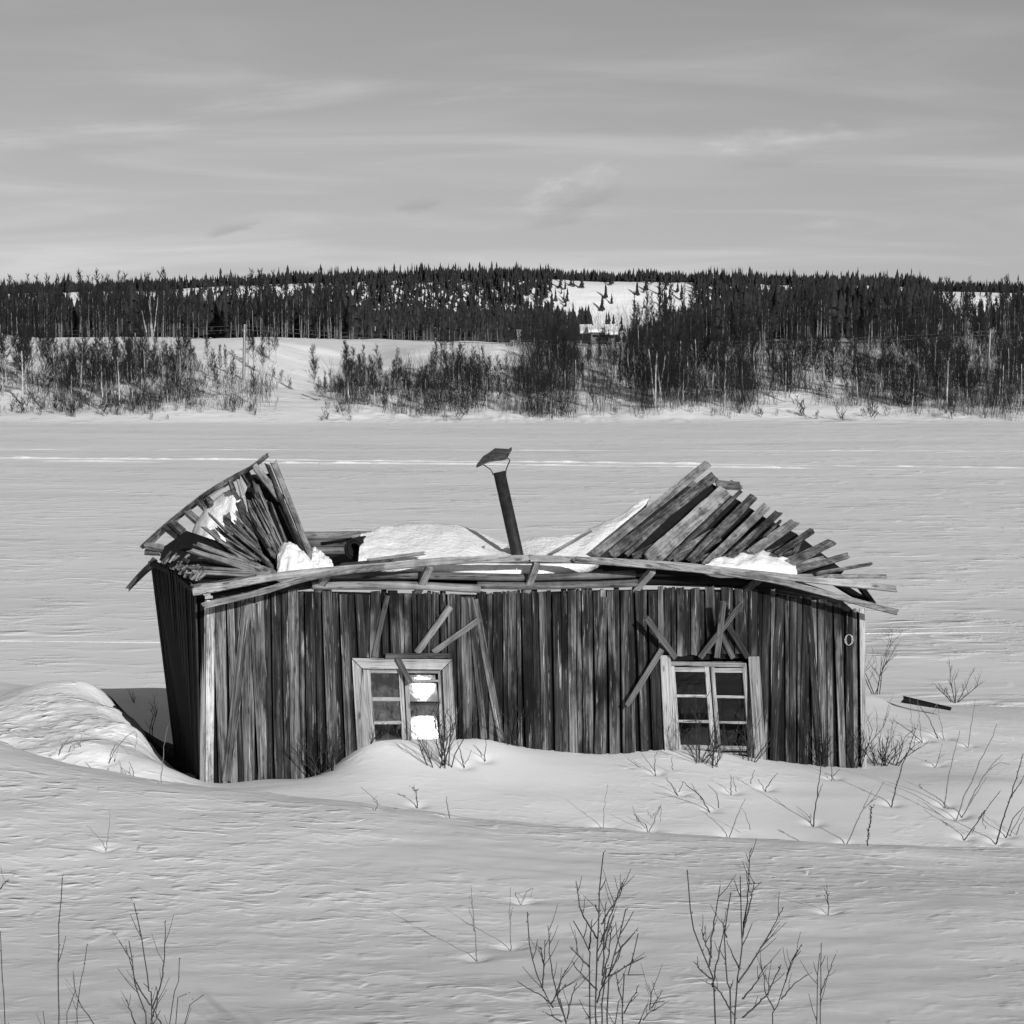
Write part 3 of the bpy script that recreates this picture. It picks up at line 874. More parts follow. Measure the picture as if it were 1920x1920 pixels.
def pane(win, q, u0, u1, v0, v1, t, mat, aim=None, tilt=(0, 0), bow=0.0):
    c = Vector((0, 0, 0))
    cs = [W(*bil(q, u, v), t) for u, v in ((u0, v1), (u1, v1), (u1, v0), (u0, v0))]
    for p in cs: c += p / 4
    nrm = (cs[1] - cs[0]).cross(cs[3] - cs[0]).normalized()
    if nrm.dot(NF) < 0: nrm = -nrm
    want = nrm
    if aim: want = ((ORI - c).normalized() + SUN).normalized()
    want = (want + WD * tilt[0] + UP * tilt[1]).normalized()
    Q = nrm.rotation_difference(want)
    V = []
    for dz in (0.0015, -0.0015):
        for p in cs: V.append(Q @ (p - c) + want * dz)
    Fc = [(0, 1, 2, 3), (7, 6, 5, 4), (0, 4, 5, 1), (1, 5, 6, 2), (2, 6, 7, 3), (3, 7, 4, 0)]
    if bow:                       # old blown glass, slightly bellied
        n_ = 14; V = []; Fc = []
        for sgn in (1, -1):
            for j in range(n_):
                for i in range(n_):
                    u, v = i / (n_ - 1), j / (n_ - 1)
                    p = (cs[0] * (1 - u) + cs[1] * u) * (1 - v) + (cs[3] * (1 - u) + cs[2] * u) * v
                    q = Q @ (p - c)
                    V.append(q - want * (bow * 0.5 * q.length_squared) + want * 0.0015 * sgn)
        for k in range(2):
            for j in range(n_ - 1):
                for i in range(n_ - 1):
                    a = k * n_ * n_ + j * n_ + i
                    f_ = (a, a + 1, a + 1 + n_, a + n_)
                    Fc.append(f_ if k == 0 else f_[::-1])
    o = bpy.data.objects.new('pane', mesh_py('pane', V, Fc, bool(bow))); o.data.materials.append(mat)
    o.location = c - ROOT
    return link(o, win)
pane(winL, wq, 0.10, 0.45, 0.06, 0.38, -0.012, M['glass'], tilt=(0, 0.17))
pane(winL, wq, 0.10, 0.45, 0.42, 0.69, -0.012, M['glass'], tilt=(0, 0.02))
pane(winL, wq, 0.10, 0.45, 0.72, 0.98, -0.012, M['glass'], tilt=(0, 0.01))
pane(winL, wq, 0.57, 0.95, 0.07, 0.44, -0.045, M['glass_old'], aim=True, bow=0.14)
pane(winL, wq, 0.57, 0.95, 0.45, 0.62, -0.020, M['glass'], tilt=(0, 0.1))
pane(winL, wq, 0.57, 0.95, 0.63, 0.97, -0.045, M['glass_old'], aim=True, bow=0.10)
# right window: upright casing boards, dark panes
wq2 = [PW(1255, 1242), PW(1398, 1243), PW(1268, 1412), PW(1412, 1414)]
winR, ptR = window('window', wq2, 3, 2, 0, 0.03, 0.05)
winR['label'] = 'right window with six dark panes and upright casing boards'
mitre('casing_board', [(1234, 1227), (1253, 1227), (1269, 1412), (1243, 1412)], 0.09, M['casing'], winR)
mitre('casing_board', [(1399, 1229), (1419, 1229), (1432, 1424), (1411, 1424)], 0.09, M['casing'], winR)
mitre('casing_board', [(1255, 1239), (1394, 1242), (1394, 1250), (1255, 1247)], 0.06, M['loose'], winR)
bars(winR, wq2, 0.015, ((0.028, 0.055), (0.475, 0.06), (0.548, 0.055), (0.968, 0.055)),
     ((0.075, 0.05, 0.45, 0.06), (0.080, 0.57, 0.95, 0.06), (0.365, 0.05, 0.45, 0.035), (0.370, 0.57, 0.95, 0.035), (0.645, 0.05, 0.45, 0.035), (0.652, 0.57, 0.95, 0.035),
      (0.93, 0.05, 0.45, 0.06), (0.935, 0.57, 0.95, 0.06)), 0, 0, M['sash'])
for (u0, u1) in ((0.055, 0.445), (0.575, 0.94)):
    for (v0, v1) in ((0.11, 0.35), (0.38, 0.63), (0.66, 0.91)):
        pane(winR, wq2, u0, u1, v0, v1, 0.0, M['glass_dark'], tilt=(r.uniform(-.02, .02), r.uniform(-.02, .03)))

# floor and partition sheet added to keep the view through the panes dark
V = []; Fc = []
quad_prism(V, Fc, [(W(0.3, 0.10, -0.12), W(S_END - 0.1, 0.05, -0.12), W(S_END - 0.1, 0.05, -3.9), W(0.3, 0.10, -3.9))], UP * 0.06)
part('floor', mesh_py('floor', V, Fc), M['dark'])
V = []; Fc = []
quad_prism(V, Fc, [(W(0.3, -0.2, -1.3), W(S_END - 0.1, -0.2, -1.3), W(S_END - 0.1, 1.75, -1.3), W(0.3, 2.0, -1.3))], NF * 0.05)
part('dark_backing', mesh_py('dark_backing', V, Fc), M['dark'])

# ------------------------------------------------------------------ loose boards nailed above the windows
def Z5(x, y): return (600 + x / 3.84, 1090 + y / 3.84)
def Z6(x, y): return (1080 + x / 3.2, 1090 + y / 3.2)
for p, q, w_, t0, t1 in ((Z5(920, 170), Z5(690, 505), 12, 0.16, 0.08), (Z5(1125, 262), Z5(805, 505), 11, 0.17, 0.08), (Z5(460, 525), Z5(920, 524), 9, 0.12, 0.12),
                         (Z5(478, 95), Z5(380, 530), 9, 0.07, 0.09), (Z5(545, 540), Z5(640, 720), 10, 0.13, 0.12)):
    onwall(p, q, w_, t0, t1, M['loose'])
for p, q, w_, t0, t1 in ((Z6(370, 195), Z6(580, 450), 11, 0.36, 0.12), (Z6(495, 400), Z6(275, 728), 11, 0.13, 0.22), (Z6(818, 98), Z6(830, 450), 12, 0.42, 0.10),
                         (Z6(935, 108), Z6(725, 450), 11, 0.38, 0.12), (Z6(875, 235), Z6(1015, 450), 11, 0.14, 0.10), (Z6(840, 285), Z6(930, 455), 10, 0.10, 0.08)):
    onwall(p, q, w_, t0, t1, M['loose_dark'])
# curl of pale wire on the right end of the wall
V = []; Fc = []
def tube_into(V, Fc, pts, r0, r1, sides=4):
    b0 = len(V)
    n = len(pts)
    for i, p in enumerate(pts):
        t = (pts[min(i + 1, n - 1)] - pts[max(i - 1, 0)])
        t = t.normalized() if t.length > 1e-9 else Vector((0, 0, 1))
        x = t.cross(Vector((0.31, 0.9, 0.17))); x.normalize(); y = t.cross(x)
        rr = r0 + (r1 - r0) * i / max(1, n - 1)
        for k in range(sides):
            a = 2 * math.pi * k / sides
            V.append(p + x * (math.cos(a) * rr) + y * (math.sin(a) * rr))
    for i in range(n - 1):
        for k in range(sides):
            a = b0 + i * sides + k; b = b0 + i * sides + (k + 1) % sides
            Fc.append((a, b, b + sides, a + sides))
c_ = PW(1587, 1198)
loop = [W(c_[0] + 0.055 * math.cos(a * 0.62) * (1 + 0.25 * math.sin(a * 1.7)), c_[1] + 0.075 * math.sin(a * 0.62), 0.085 + 0.004 * math.sin(a * 3)) - ROOT for a in range(0, 44)]
tube_into(V, Fc, loop, 0.0035, 0.0035, 4)
part('wire_coil', mesh_py('wire_coil', V, Fc, True), M['pale_wire'])

# ------------------------------------------------------------------ roof
def Z1(x, y): return (230 + x / 4.3636, 830 + y / 4.3636)
def Z2(x, y): return (560 + x / 3.4286, 820 + y / 3.4286)
def Z3(x, y): return (1060 + x / 3.0, 840 + y / 3.0)
V = []; Fc = []
# sagging deck of tar paper that the boards lay on
deckrows = []
cols_ = [(395, 1108, 385, 1060), (520, 1098, 470, 1020), (590, 1092, 600, 1040), (760, 1092, 760, 1020), (960, 1090, 950, 1020), (1130, 1088, 1120, 1010), (1250, 1090, 1230, 1030), (1400, 1096, 1380, 1050), (1600, 1140, 1560, 1110)]
for fx, fy, bx, by in cols_:
    a = P(fx, fy, 0.12); b = P(bx, by, 2.6)
    a.z -= 0.03; b.z = min(b.z, a.z + 0.15)
    deckrows.append((a, b))
for (a, b), (c, d) in zip(deckrows, deckrows[1:]):
    quad_prism(V, Fc, [(a, c, d, b)], UP * -0.03)
roof = part('roof', mesh_py('roof', V, Fc), M['dark_felt'])
HINT = NF * 0.6 + UP * 0.75
def rb(pts, wpx, mat=None, thick=0.028, hint=None, name='roof_board', dist=26.0, **k):
    return plank(name, pts, wpx / F * dist, thick, hint or HINT, mat or M['roof'], roof, **k)

# long eave boards, bowed over the sunken middle
E1 = [(365, 1110, -.32), (430, 1098, -.32), (523, 1080, -.30), (618, 1070, -.28), (747, 1060, -.26), (852, 1051, -.24), (992, 1047, -.24), (1080, 1050, -.24), (1260, 1060, -.26), (1427, 1077, -.28), (1560, 1091, -.30), (1681, 1104, -.32)]
rb([P(*e) for e in E1[:7]], 13, M['eave'], hint=NF + UP * 0.55, n=20)
rb([P(x, y, d) for x, y, d in E1[6:]], 13, M['eave'], hint=NF + UP * 0.55, n=18)
E2 = [(382, 1136, -.40), (482, 1112, -.38), (528, 1098, -.37), (575, 1084, -.36), (640, 1072, -.34), (720, 1064, -.32)]
rb([P(*e) for e in E2], 11, M['eave'], hint=NF + UP * 0.4, n=18)
E3 = [(1076, 1049, -.34), (1260, 1064, -.36), (1413, 1081, -.38), (1507, 1102, -.40), (1593, 1125, -.42), (1682, 1148, -.42)]
rb([P(*e) for e in E3], 11, M['eave'], hint=NF + UP * 0.4, n=18)
rb([P(*Z1(570, 1185), -.2), P(*Z1(900, 1150), -.2), P(*Z1(1260, 1085), -.2)], 9, M['roof'], n=8)
rb([P(690, 1051, 0.2), P(797, 1037, 0.1)], 6, M['eave'])
rb([P(640, 1060, 0.2), P(735, 1050, 0.15)], 7, M['roof'])
rb([P(840, 1049, -.1), P(960, 1053, -.1), P(1085, 1052, -.1)], 7, M['eave'], n=8)
rb([P(1300, 1068, -.15), P(1500, 1085, -.15), P(1625, 1100, -.15)], 12, M['roof'], n=8)
rb([P(1440, 1080, 0.0), P(1660, 1081, 0.2)], 8, M['roof'])
# wall plates and rafter tails under the eave
log('wall_plate', [P(583, 1084, 0.05), P(760, 1079, 0.05), P(980, 1083, 0.05), P(1190, 1077, 0.05)], 0.052, M['log'], roof, n=14)
log('wall_plate', [P(585, 1098, 0.0), P(760, 1098, 0.0), P(900, 1104, 0.0)], 0.055, M['log'], roof, n=12)
log('wall_plate', [P(895, 1098, 0.03), P(1050, 1098, 0.0), P(1195, 1093, 0.0)], 0.05, M['log'], roof, n=12)
log('wall_plate', [P(1180, 1090, 0.12), P(1320, 1088, 0.1), P(1470, 1096, 0.1)], 0.06, M['wall_side'], roof, n=12)
log('wall_plate', [P(400, 1124, 0.12), P(480, 1110, 0.1), P(590, 1094, 0.1)], 0.06, M['wall_side'], roof, n=12)
for p, q, w_ in (((806, 1062), (783, 1111), 11), ((1007, 1055), (985, 1112), 12), ((1224, 1069), (1190, 1107), 10), ((617, 1075), (594, 1107), 10), ((1424, 1087), (1396, 1107), 8)):
    rb([P(*p, -.24), P(*q, 0.10)], w_, M['roof'], thick=0.09, hint=WD + NF * 0.2, name='rafter')

# right-hand fan of roof boards: (tip, root, width) in the photograph, depth behind the wall
fanR = [((800, 88), (165, 600), 17, 2.5, .60), ((838, 158), (262, 600), 20, 2.3, .45), ((700, 262), (345, 600), 8, 2.1, .38), ((905, 245), (480, 625), 34, 2.15, .35), ((990, 240), (575, 632), 8, 2.05, .28),
        ((1060, 272), (700, 640), 18, 1.85, .22), ((1132, 326), (800, 650), 17, 1.65, .18), ((1200, 362), (930, 610), 15, 1.45, .2), ((1292, 415), (1050, 585), 19, 1.25, .25), ((1210, 410), (1120, 500), 5, 1.3, .5),
        ((1388, 465), (1190, 600), 13, 1.05, .2), ((1500, 528), (1260, 648), 18, 0.85, .1), ((1590, 605), (1290, 690), 13, 0.65, .05), ((1720, 652), (1420, 705), 6, 0.5, 0.0), ((1785, 718), (1480, 724), 8, 0.35, -.05), ((1330, 500), (1290, 590), 9, 1.1, .7)]
for i, (t_, r_, w_, d1, d0) in enumerate(fanR):
    rb([P(*Z3(*r_), d0), P(*Z3(*t_), d1)], w_, hint=NF * (0.9 if i < 5 else 0.7) + UP * (0.55 if i < 5 else 0.75), thick=0.03, n=7, ragged=0.04, twist=r.uniform(-.16, .16), wob=0.06, seed=i)
for i in range(12):                # shorter boards slipped down between the others
    f = (i + r.uniform(.2, .8)) / 12
    tx = 880 + 760 * f; ty = 300 + 330 * f
    rx_ = 330 + 960 * f; ry_ = 612 + 80 * f
    g1 = r.uniform(.45, .88)
    A_ = P(*Z3(rx_, ry_), .42 - .3 * f); B_ = P(*Z3(tx, ty), 2.2 - 1.6 * f)
    rb([A_, A_.lerp(B_, g1 * .5) - UP * r.uniform(0, .03), A_.lerp(B_, g1)], r.uniform(7, 15), M['roof'], thick=0.025, n=6, ragged=0.06, twist=r.uniform(-.3, .3), wob=0.08, hint=NF * .8 + UP * .65, seed=400 + i)
# cross battens and stubs at the broken ridge
rb([P(*Z3(850, 205), 2.3), P(*Z3(985, 215), 2.2)], 20, thick=0.05)
rb([P(*Z3(760, 215), 2.6), P(*Z3(820, 215), 2.6)], 14, M['roof'], thick=0.05, name='rafter')
rb([P(*Z3(905, 335), 2.3), P(*Z3(960, 325), 2.3)], 12, M['roof'], thick=0.05, name='rafter')
rb([P(*Z3(990, 400), 2.1), P(*Z3(1040, 380), 2.1)], 10, M['roof'], thick=0.05, name='rafter')
rb([P(*Z3(930, 190), 2.5), P(*Z3(995, 225), 2.4)], 9, M['eave'])
# black sheet added under the fan, standing in for shade between the boards
def sheet_part(name, pts, mat, parent, thick=0.02):
    cen = Vector((0, 0, 0))
    for p in pts: cen += p / len(pts)
    V = [p - ROOT for p in pts]; n_ = len(pts)
    nrm = (pts[1] - pts[0]).cross(pts[2] - pts[0]).normalized()
    V += [p - ROOT - nrm * thick for p in pts]
    V += [cen - ROOT, cen - ROOT - nrm * thick]
    Fc = []
    for i in range(n_):
        j = (i + 1) % n_
        Fc += [(i, j, 2 * n_), (n_ + j, n_ + i, 2 * n_ + 1), (i, n_ + i, n_ + j, j)]
    return part(name, mesh_py(name, V, Fc), mat, parent)
dd = 0.16
under = [P(*Z3(300, 640), .35 + dd), P(*Z3(560, 400), 1.35 + dd), P(*Z3(800, 190), 2.35 + dd), P(*Z3(960, 290), 2.0 + dd), P(*Z3(1130, 400), 1.6 + dd), P(*Z3(1290, 480), 1.25 + dd), P(*Z3(1420, 580), .85 + dd), P(*Z3(1560, 690), .5 + dd), P(*Z3(1500, 770), .1 + dd), P(*Z3(900, 700), .2 + dd)]
sheet_part('gap_dark_felt', under, M['dark_felt'], roof)
# far slope behind the ridge on the right
for i in range(6):
    f = i / 5
    rb([P(1150 + 60 * f, 1035 + 6 * f, 2.9 + 0.35 * i * .3), P(1300 + 30 * f, 905 + 40 * f, 3.0 + 0.35 * i * .3)], 20, M['roof'], seed=50 + i, hint=NF * .3 + UP)
rb([P(1640, 1138, .1), P(1565, 1092, .6)], 14, M['wall_side'], thick=0.05, name='rafter')
rb([P(1636, 1132, .05), P(1612, 1098, .8)], 12, M['wall_side'], thick=0.05, name='rafter')

# left-hand fan
barge = [(165, 852, 4.0), (300, 725, 3.7), (450, 598, 3.35), (700, 405, 2.9), (900, 285, 2.6), (1060, 200, 2.3), (1180, 105, 2.1)]
rb([P(*Z1(x, y), d) for x, y, d in barge], 8, M['roof'], thick=0.10, n=18, hint=NF + UP * .2, name='barge_board')
rb([P(*Z1(230, 830), 3.9), P(*Z1(480, 600), 3.4), P(*Z1(760, 400), 2.9), P(*Z1(950, 290), 2.6)], 5, M['eave'], thick=0.04, n=10, hint=NF + UP * .2, name='barge_board')
for (a_, b_, w_, d_) in (((200, 840), (350, 870), 13, 3.8), ((190, 895), (310, 900), 9, 3.9), ((350, 690), (450, 770), 11, 3.5), ((400, 650), (500, 740), 14, 3.4), ((530, 570), (620, 650), 13, 3.2), ((630, 480), (690, 540), 14, 3.0), ((690, 460), (725, 500), 10, 2.9), ((880, 320), (910, 400), 8, 2.6), ((1000, 250), (1060, 350), 16, 2.5)):
    rb([P(*Z1(*a_), d_), P(*Z1(*b_), d_ - 0.25)], w_, M['roof'], thick=0.07, name='lookout', n=3)
rb([P(*Z1(950, 290), 2.3), P(*Z1(985, 430), 2.2)], 10, M['casing'], thick=0.03)
fanL = [((1235, 160), (1572, 1015), 13, 2.2, .35, 'roof'), ((1180, 170), (1500, 965), 11, 2.15, .45, 'roof'), ((1085, 200), (1300, 470), 19, 2.05, 1.6, 'roof'), ((1085, 330), (1285, 885), 16, 1.9, .5, 'roof'),
        ((1215, 500), (1335, 815), 5, 1.7, .5, 'roof'), ((1040, 470), (1120, 700), 14, 1.8, 1.1, 'roof'), ((1015, 590), (1245, 930), 13, 1.6, .4, 'roof'), ((945, 490), (1110, 905), 17, 1.75, .5, 'roof'),
        ((840, 630), (1215, 1015), 14, 1.5, .3, 'roof'), ((715, 590), (1000, 880), 6, 1.55, .6, 'roof'), ((775, 700), (1150, 1045), 11, 1.35, .25, 'roof'), ((660, 690), (1060, 1010), 10, 1.3, .3, 'eave'),
        ((600, 830), (1230, 1065), 13, 0.95, .1, 'roof'), ((558, 880), (1100, 1060), 10, 0.8, .1, 'eave'), ((545, 1058), (1200, 1090), 11, 0.4, -.05, 'eave'), ((570, 1020), (1180, 1062), 6, 0.5, .0, 'roof'), ((560, 1180), (1100, 1095), 7, 0.0, -.1, 'roof'), ((1150, 470), (1250, 540), 8, 1.9, 1.8, 'eave'), ((1120, 240), (1190, 330), 9, 2.1, 2.1, 'roof')]
for i, (t_, r_, w_, d1, d0, m_) in enumerate(fanL):
    rb([P(*Z1(*r_), d0), P(*Z1(*t_), d1)], w_, M[m_], hint=NF * 0.9 + UP * 0.5 + WD * 0.25, thick=0.028, n=6, ragged=0.07, twist=r.uniform(-.3, .3), taper=r.uniform(0.6, 1.1), wob=0.09, seed=100 + i, dist=23.5)
for i in range(26):                # splinters and split laths lying among the splayed boards
    f = r.random()
    tx, ty = 590 + 560 * f + r.uniform(-40, 40), 960 - 700 * f ** 0.8 + r.uniform(-50, 90)
    rx_, ry_ = 1150 + 200 * f + r.uniform(-60, 40), 1060 - 120 * f + r.uniform(-40, 10)
    g0, g1 = r.uniform(0, .45), r.uniform(.65, 1.0)
    A_ = P(*Z1(rx_, ry_), .15 + .2 * f); B_ = P(*Z1(tx, ty), .7 + 1.2 * f)
    rb([A_.lerp(B_, g0), A_.lerp(B_, g1)], r.uniform(2.5, 6), M[r.choice(('roof', 'eave', 'roof'))], thick=0.018, n=4, ragged=0.05, twist=r.uniform(-.5, .5), taper=r.uniform(.4, .9), hint=NF * .9 + UP * .5 + WD * r.uniform(-.3, .5), name='splinter', seed=300 + i)
undL = [P(*Z1(1540, 1000), .55), P(*Z1(1230, 250), 2.35), P(*Z1(1060, 260), 2.45), P(*Z1(1000, 420), 2.2), P(*Z1(1040, 640), 1.9), P(*Z1(900, 760), 1.5), P(*Z1(1000, 1000), .7), P(*Z1(1260, 1085), .35)]
sheet_part('gap_dark_felt', undL, M['dark_felt'], roof)  # black sheet in place of shade between the left boards
undL2 = [P(*Z1(1200, 1090), .3), P(*Z1(1000, 900), .9), P(*Z1(760, 800), 1.5), P(*Z1(520, 720), 2.6), P(*Z1(340, 850), 2.9), P(*Z1(300, 960), 2.5), P(*Z1(600, 1180), .2)]
sheet_part('gap_dark_felt', undL2, M['dark_felt'], roof)  # black sheet in place of the shaded void at the left gable
# shingled strip along the left gable and its edge board
rb([P(*Z1(228, 985), 4.0), P(*Z1(420, 1075), 2.2), P(*Z1(620, 1245), -.2)], 9, M['wall_side'], thick=0.06, n=9, name='barge_board', hint=-WD + NF)
for i in range(46):
    f = r.random(); g_ = r.random()
    x0 = 290 + 260 * f + g_ * 110; y0 = 955 + 190 * f - g_ * 50 + r.uniform(-14, 14)
    d_ = 2.5 - 2.6 * f
    rb([P(*Z1(x0, y0), d_), P(*Z1(x0 + r.uniform(22, 55), y0 - r.uniform(30, 60)), d_ + 0.15)], r.uniform(3, 6), M['roof'], thick=0.015, n=2, ragged=0.004, name='shingle', seed=200 + i)
plank('loose_board', [P(*Z1(255, 985), 3.9), P(*Z1(150, 1080), 4.1), P(*Z1(40, 1200), 4.2)], 0.11, 0.03, NF, M['loose'], roof, n=6, taper=0.6)
plank('loose_board', [P(*Z1(260, 960), 3.8), P(*Z1(205, 1040), 4.0)], 0.09, 0.03, NF, M['loose'], roof, n=3)
# splinters and stubs in the middle of the sunken roof
rb([P(*Z2(1140, 735), .9), P(*Z2(1190, 715), .9)], 8, M['eave'], thick=0.05)
rb([P(*Z2(1620, 750), .35), P(*Z2(1880, 600), .95)], 5, M['eave'])
rb([P(*Z2(200, 640), 3.3), P(*Z2(400, 610), 3.3)], 6, M['log'])

# stove pipe, bent over, with its folded tin hat on two wires
def ring_tube(name, A, B, rad, mat, parent, sides=18, wall=0.006):
    A = Vector(A); B = Vector(B); z = (B - A).normalized()
    x = z.cross(NF).normalized(); y = z.cross(x)
    V = []; Fc = []
    for rr, ends in ((rad, (A, B)), (rad - wall, (B, B - z * 0.5))):
        for e in ends:
            for k in range(sides):
                a = 2 * math.pi * k / sides
                V.append(e + x * (math.cos(a) * rr) + y * (math.sin(a) * rr) - ROOT)
    for row in range(3):
        for k in range(sides):
            a = row * sides + k; b = row * sides + (k + 1) % sides
            Fc.append((a, b, b + sides, a + sides))
    Fc.append(tuple(3 * sides + k for k in range(sides)))
    me = mesh_py(name, V, Fc, True)
    for p in me.polygons:
        if len(p.vertices) != 4: p.use_smooth = False
    return part(name, me, mat, parent)
DP = 0.75
pipe = ring_tube('stove_pipe', P(978, 1075, DP - .1), P(936, 885, DP + 0.1), 0.083, M['iron'], cabin)
def Zc(x, y): return (880 + x / 13.714, 830 + y / 13.714)
cap_front = [(180, 628, .55), (360, 545, .50), (520, 478, .48), (940, 425, .50), (975, 385, .55), (1095, 165, .95)]
cap_back = [(180, 628, .55), (360, 340, .95), (500, 260, 1.02), (660, 140, 1.1), (860, 150, 1.1), (1095, 165, .95)]
V = []; Fc = []
for off in (0.0, 0.012):
    for row in (0, 0.5, 1):
        for a_, b_ in zip(cap_front, cap_back):
            p = P(*Zc(a_[0], a_[1]), a_[2]).lerp(P(*Zc(b_[0], b_[1]), b_[2]), row) + UP * (0.03 * math.sin(math.pi * row)) - UP * off
            V.append(p - ROOT)
n6 = 6
for k in range(2):
    for row in range(2):
        for j in range(5):
            a = k * 18 + row * n6 + j
            f_ = (a, a + 1, a + 1 + n6, a + n6)
            Fc.append(f_ if k == 0 else f_[::-1])
for j in range(5):
    Fc.append((j + 1, j, j + 18, j + 19)); Fc.append((12 + j, 13 + j, 31 + j, 30 + j))
part('pipe_cap', mesh_py('pipe_cap', V, Fc), M['tin'], pipe)
for pts in (((610, 830, DP), (590, 760, DP), (545, 690, DP - .05), (440, 620, DP - .1), (345, 550, DP - .15)), ((935, 830, DP + .1), (940, 720, DP + .1), (985, 590, DP + .05), (1045, 465, DP), (1010, 415, DP - .05), (965, 390, DP - .1))):
    V = []; Fc = []
    tube_into(V, Fc, [P(*Zc(x, y), d) - ROOT for x, y, d in pts], 0.008, 0.008, 5)
    part('cap_wire', mesh_py('cap_wire', V, Fc, True), M['wire'], pipe)

# dark roll of roofing felt sticking out from under the snow
V = []; Fc = []
felt0, felt1 = P(665, 1029, 0.85), P(708, 1016, 1.7)
axis = (felt1 - felt0).normalized(); fx_ = axis.cross(UP).normalized(); fy_ = fx_.cross(axis)
nseg = 30
for e in (felt0, felt1):
    for k in range(nseg):
        a = k / (nseg - 1) * 4 * math.pi
        rr = 0.14 * (0.45 + 0.55 * k / (nseg - 1))
        V.append(e + fx_ * math.cos(a) * rr + fy_ * math.sin(a) * rr - ROOT)
for k in range(nseg - 1):
    Fc.append((k, k + 1, nseg + k + 1, nseg + k))
me = mesh_py('felt_roll', V, Fc, True)
o = part('felt_roll', me, M['dark_felt'], roof)
md = o.modifiers.new('thick', 'SOLIDIFY'); md.thickness = 0.03
rb([P(680, 1056, .7), P(690, 1034, .9)], 22, M['dark_felt'], thick=0.03, name='felt_flap')

# ------------------------------------------------------------------ snow lying on the roof
def snow_heap(name, label, bottom, top, bulge, seed, drop=0.35, group=None):
    N, Mr = 40, 14
    bp = resample([P(*b) for b in bottom], N); tp = resample([P(*t) for t in top], N)
    org = bp[0].copy()
    V = []
    for j in range(Mr + 4):
        for i in range(N):
            u = i / (N - 1)
            v = min(1.0, max(0.0, (j - 1) / Mr))
            p = bp[i].lerp(tp[i], v)
            e = math.sin(math.pi * min(1, max(0, u))) ** 0.4
            p = p + (UP * 0.8 + NF * 0.5) * bulge * (math.sin(math.pi * v) ** 0.6) * e
            x_, y_ = u * 9 + seed, v * 5
            nz = float(fbm(np.array([x_]), np.array([y_]), 4)[0])
            p = p + (UP * 0.7 + NF * 0.4) * 0.10 * nz * (0.4 + bulge * 3)
            if j == 0: p = p - UP * 0.12 - NF * 0.06
            if j == Mr + 2: p = p - UP * 0.04 - NF * 0.12
            if j == Mr + 3: p = p - UP * drop - NF * 0.35
            V.append(p - org)
    Fc = []
    for j in range(Mr + 3):
        for i in range(N - 1):
            a = j * N + i
            Fc.append((a, a + 1, a + 1 + N, a + N))
    # closed underside
    b = len(V)
    Fc.append(tuple([0] + [j * N for j in range(Mr + 3, 0, -1)]))
    Fc.append(tuple([j * N + N - 1 for j in range(Mr + 4)]))
    Fc.append(tuple([i for i in range(N - 1, -1, -1)] + [(Mr + 3) * N + i for i in range(N)]))
    me = mesh_py(name, V, Fc, True)
    o = obj(name, me, M['lump'], None, org)
    tag(o, label, 'snow', group)
    return o
snow_heap('roof_snow', 'broad snow patch filling the sunken middle of the cabin roof beside the stove pipe',
          [(672, 1052, .35), (760, 1062, .2), (850, 1066, .1), (930, 1066, .1), (1000, 1066, .1)],
          [(676, 1004, 1.2), (712, 990, 1.7), (770, 981, 2.0), (826, 980, 2.1), (880, 994, 2.1), (930, 1013, 2.0), (990, 1032, 1.8)], 0.10, 3)
snow_heap('roof_snow', 'long snow strip climbing the left edge of the right-hand roof boards',
          [(930, 1066, .1), (1020, 1068, .1), (1090, 1062, .45), (1128, 1044, .85), (1178, 1000, 1.5)],
          [(940, 1026, 1.4), (1005, 1006, 1.6), (1085, 998, 1.8), (1160, 966, 2.05), (1222, 928, 2.35)], 0.09, 17)
snow_heap('roof_snow', 'snow heap on the lower ends of the right-hand roof boards',
          [(1322, 1062, .0), (1380, 1066, -.1), (1440, 1070, -.15), (1495, 1074, -.1)],
          [(1340, 1052, .5), (1380, 1037, .8), (1440, 1036, .8), (1492, 1056, .4)], 0.12, 29)
snow_heap('roof_snow', 'snow hanging inside the broken left gable behind the splayed boards',
          [(350, 1035, 2.2), (385, 1045, 1.7), (430, 1030, 1.9), (470, 985, 2.1)],
          [(352, 1020, 2.9), (370, 975, 3.0), (405, 935, 2.9), (432, 921, 2.7), (455, 934, 2.5)], 0.14, 41)
snow_heap('roof_snow', 'small snow lump at the foot of the left roof boards',
          [(520, 1070, .0), (545, 1074, -.1), (580, 1072, -.1), (590, 1066, .0)],
          [(520, 1030, .5), (534, 1018, .5), (556, 1024, .4), (588, 1058, .1)], 0.08, 53)
snow_heap('roof_snow', 'snow wedge between the left roof boards and the log back wall',
          [(582, 1066, .2), (600, 1066, .3), (625, 1062, .4)],
          [(586, 1026, .8), (596, 1030, .9), (622, 1052, .7)], 0.06, 61)

# half-buried plank on the river bank
pl = plank('half_buried_plank', [G(1692, 1311, 30.3), G(1782, 1329, 29.8)], 0.11, 0.05, Vector((0, -1, 0.2)), M['wall_side'], None, n=4, taper=0.5)
tag(pl, 'dark plank end poking out of the snow right of the cabin', 'plank')

# ------------------------------------------------------------------ bare stems and shrubs near the camera (traced stem by stem)
def Q5(x, y): return (640 + x / 3.0, 1380 + y / 3.0)
def Q6(x, y): return (1280 + x / 2.595, 1180 + y / 2.595)
def Q4(x, y): return (x / 2.8235, 1240 + y / 2.8235)
def tr(fn, *lines): return [[fn(*p) for p in l] for l in lines]
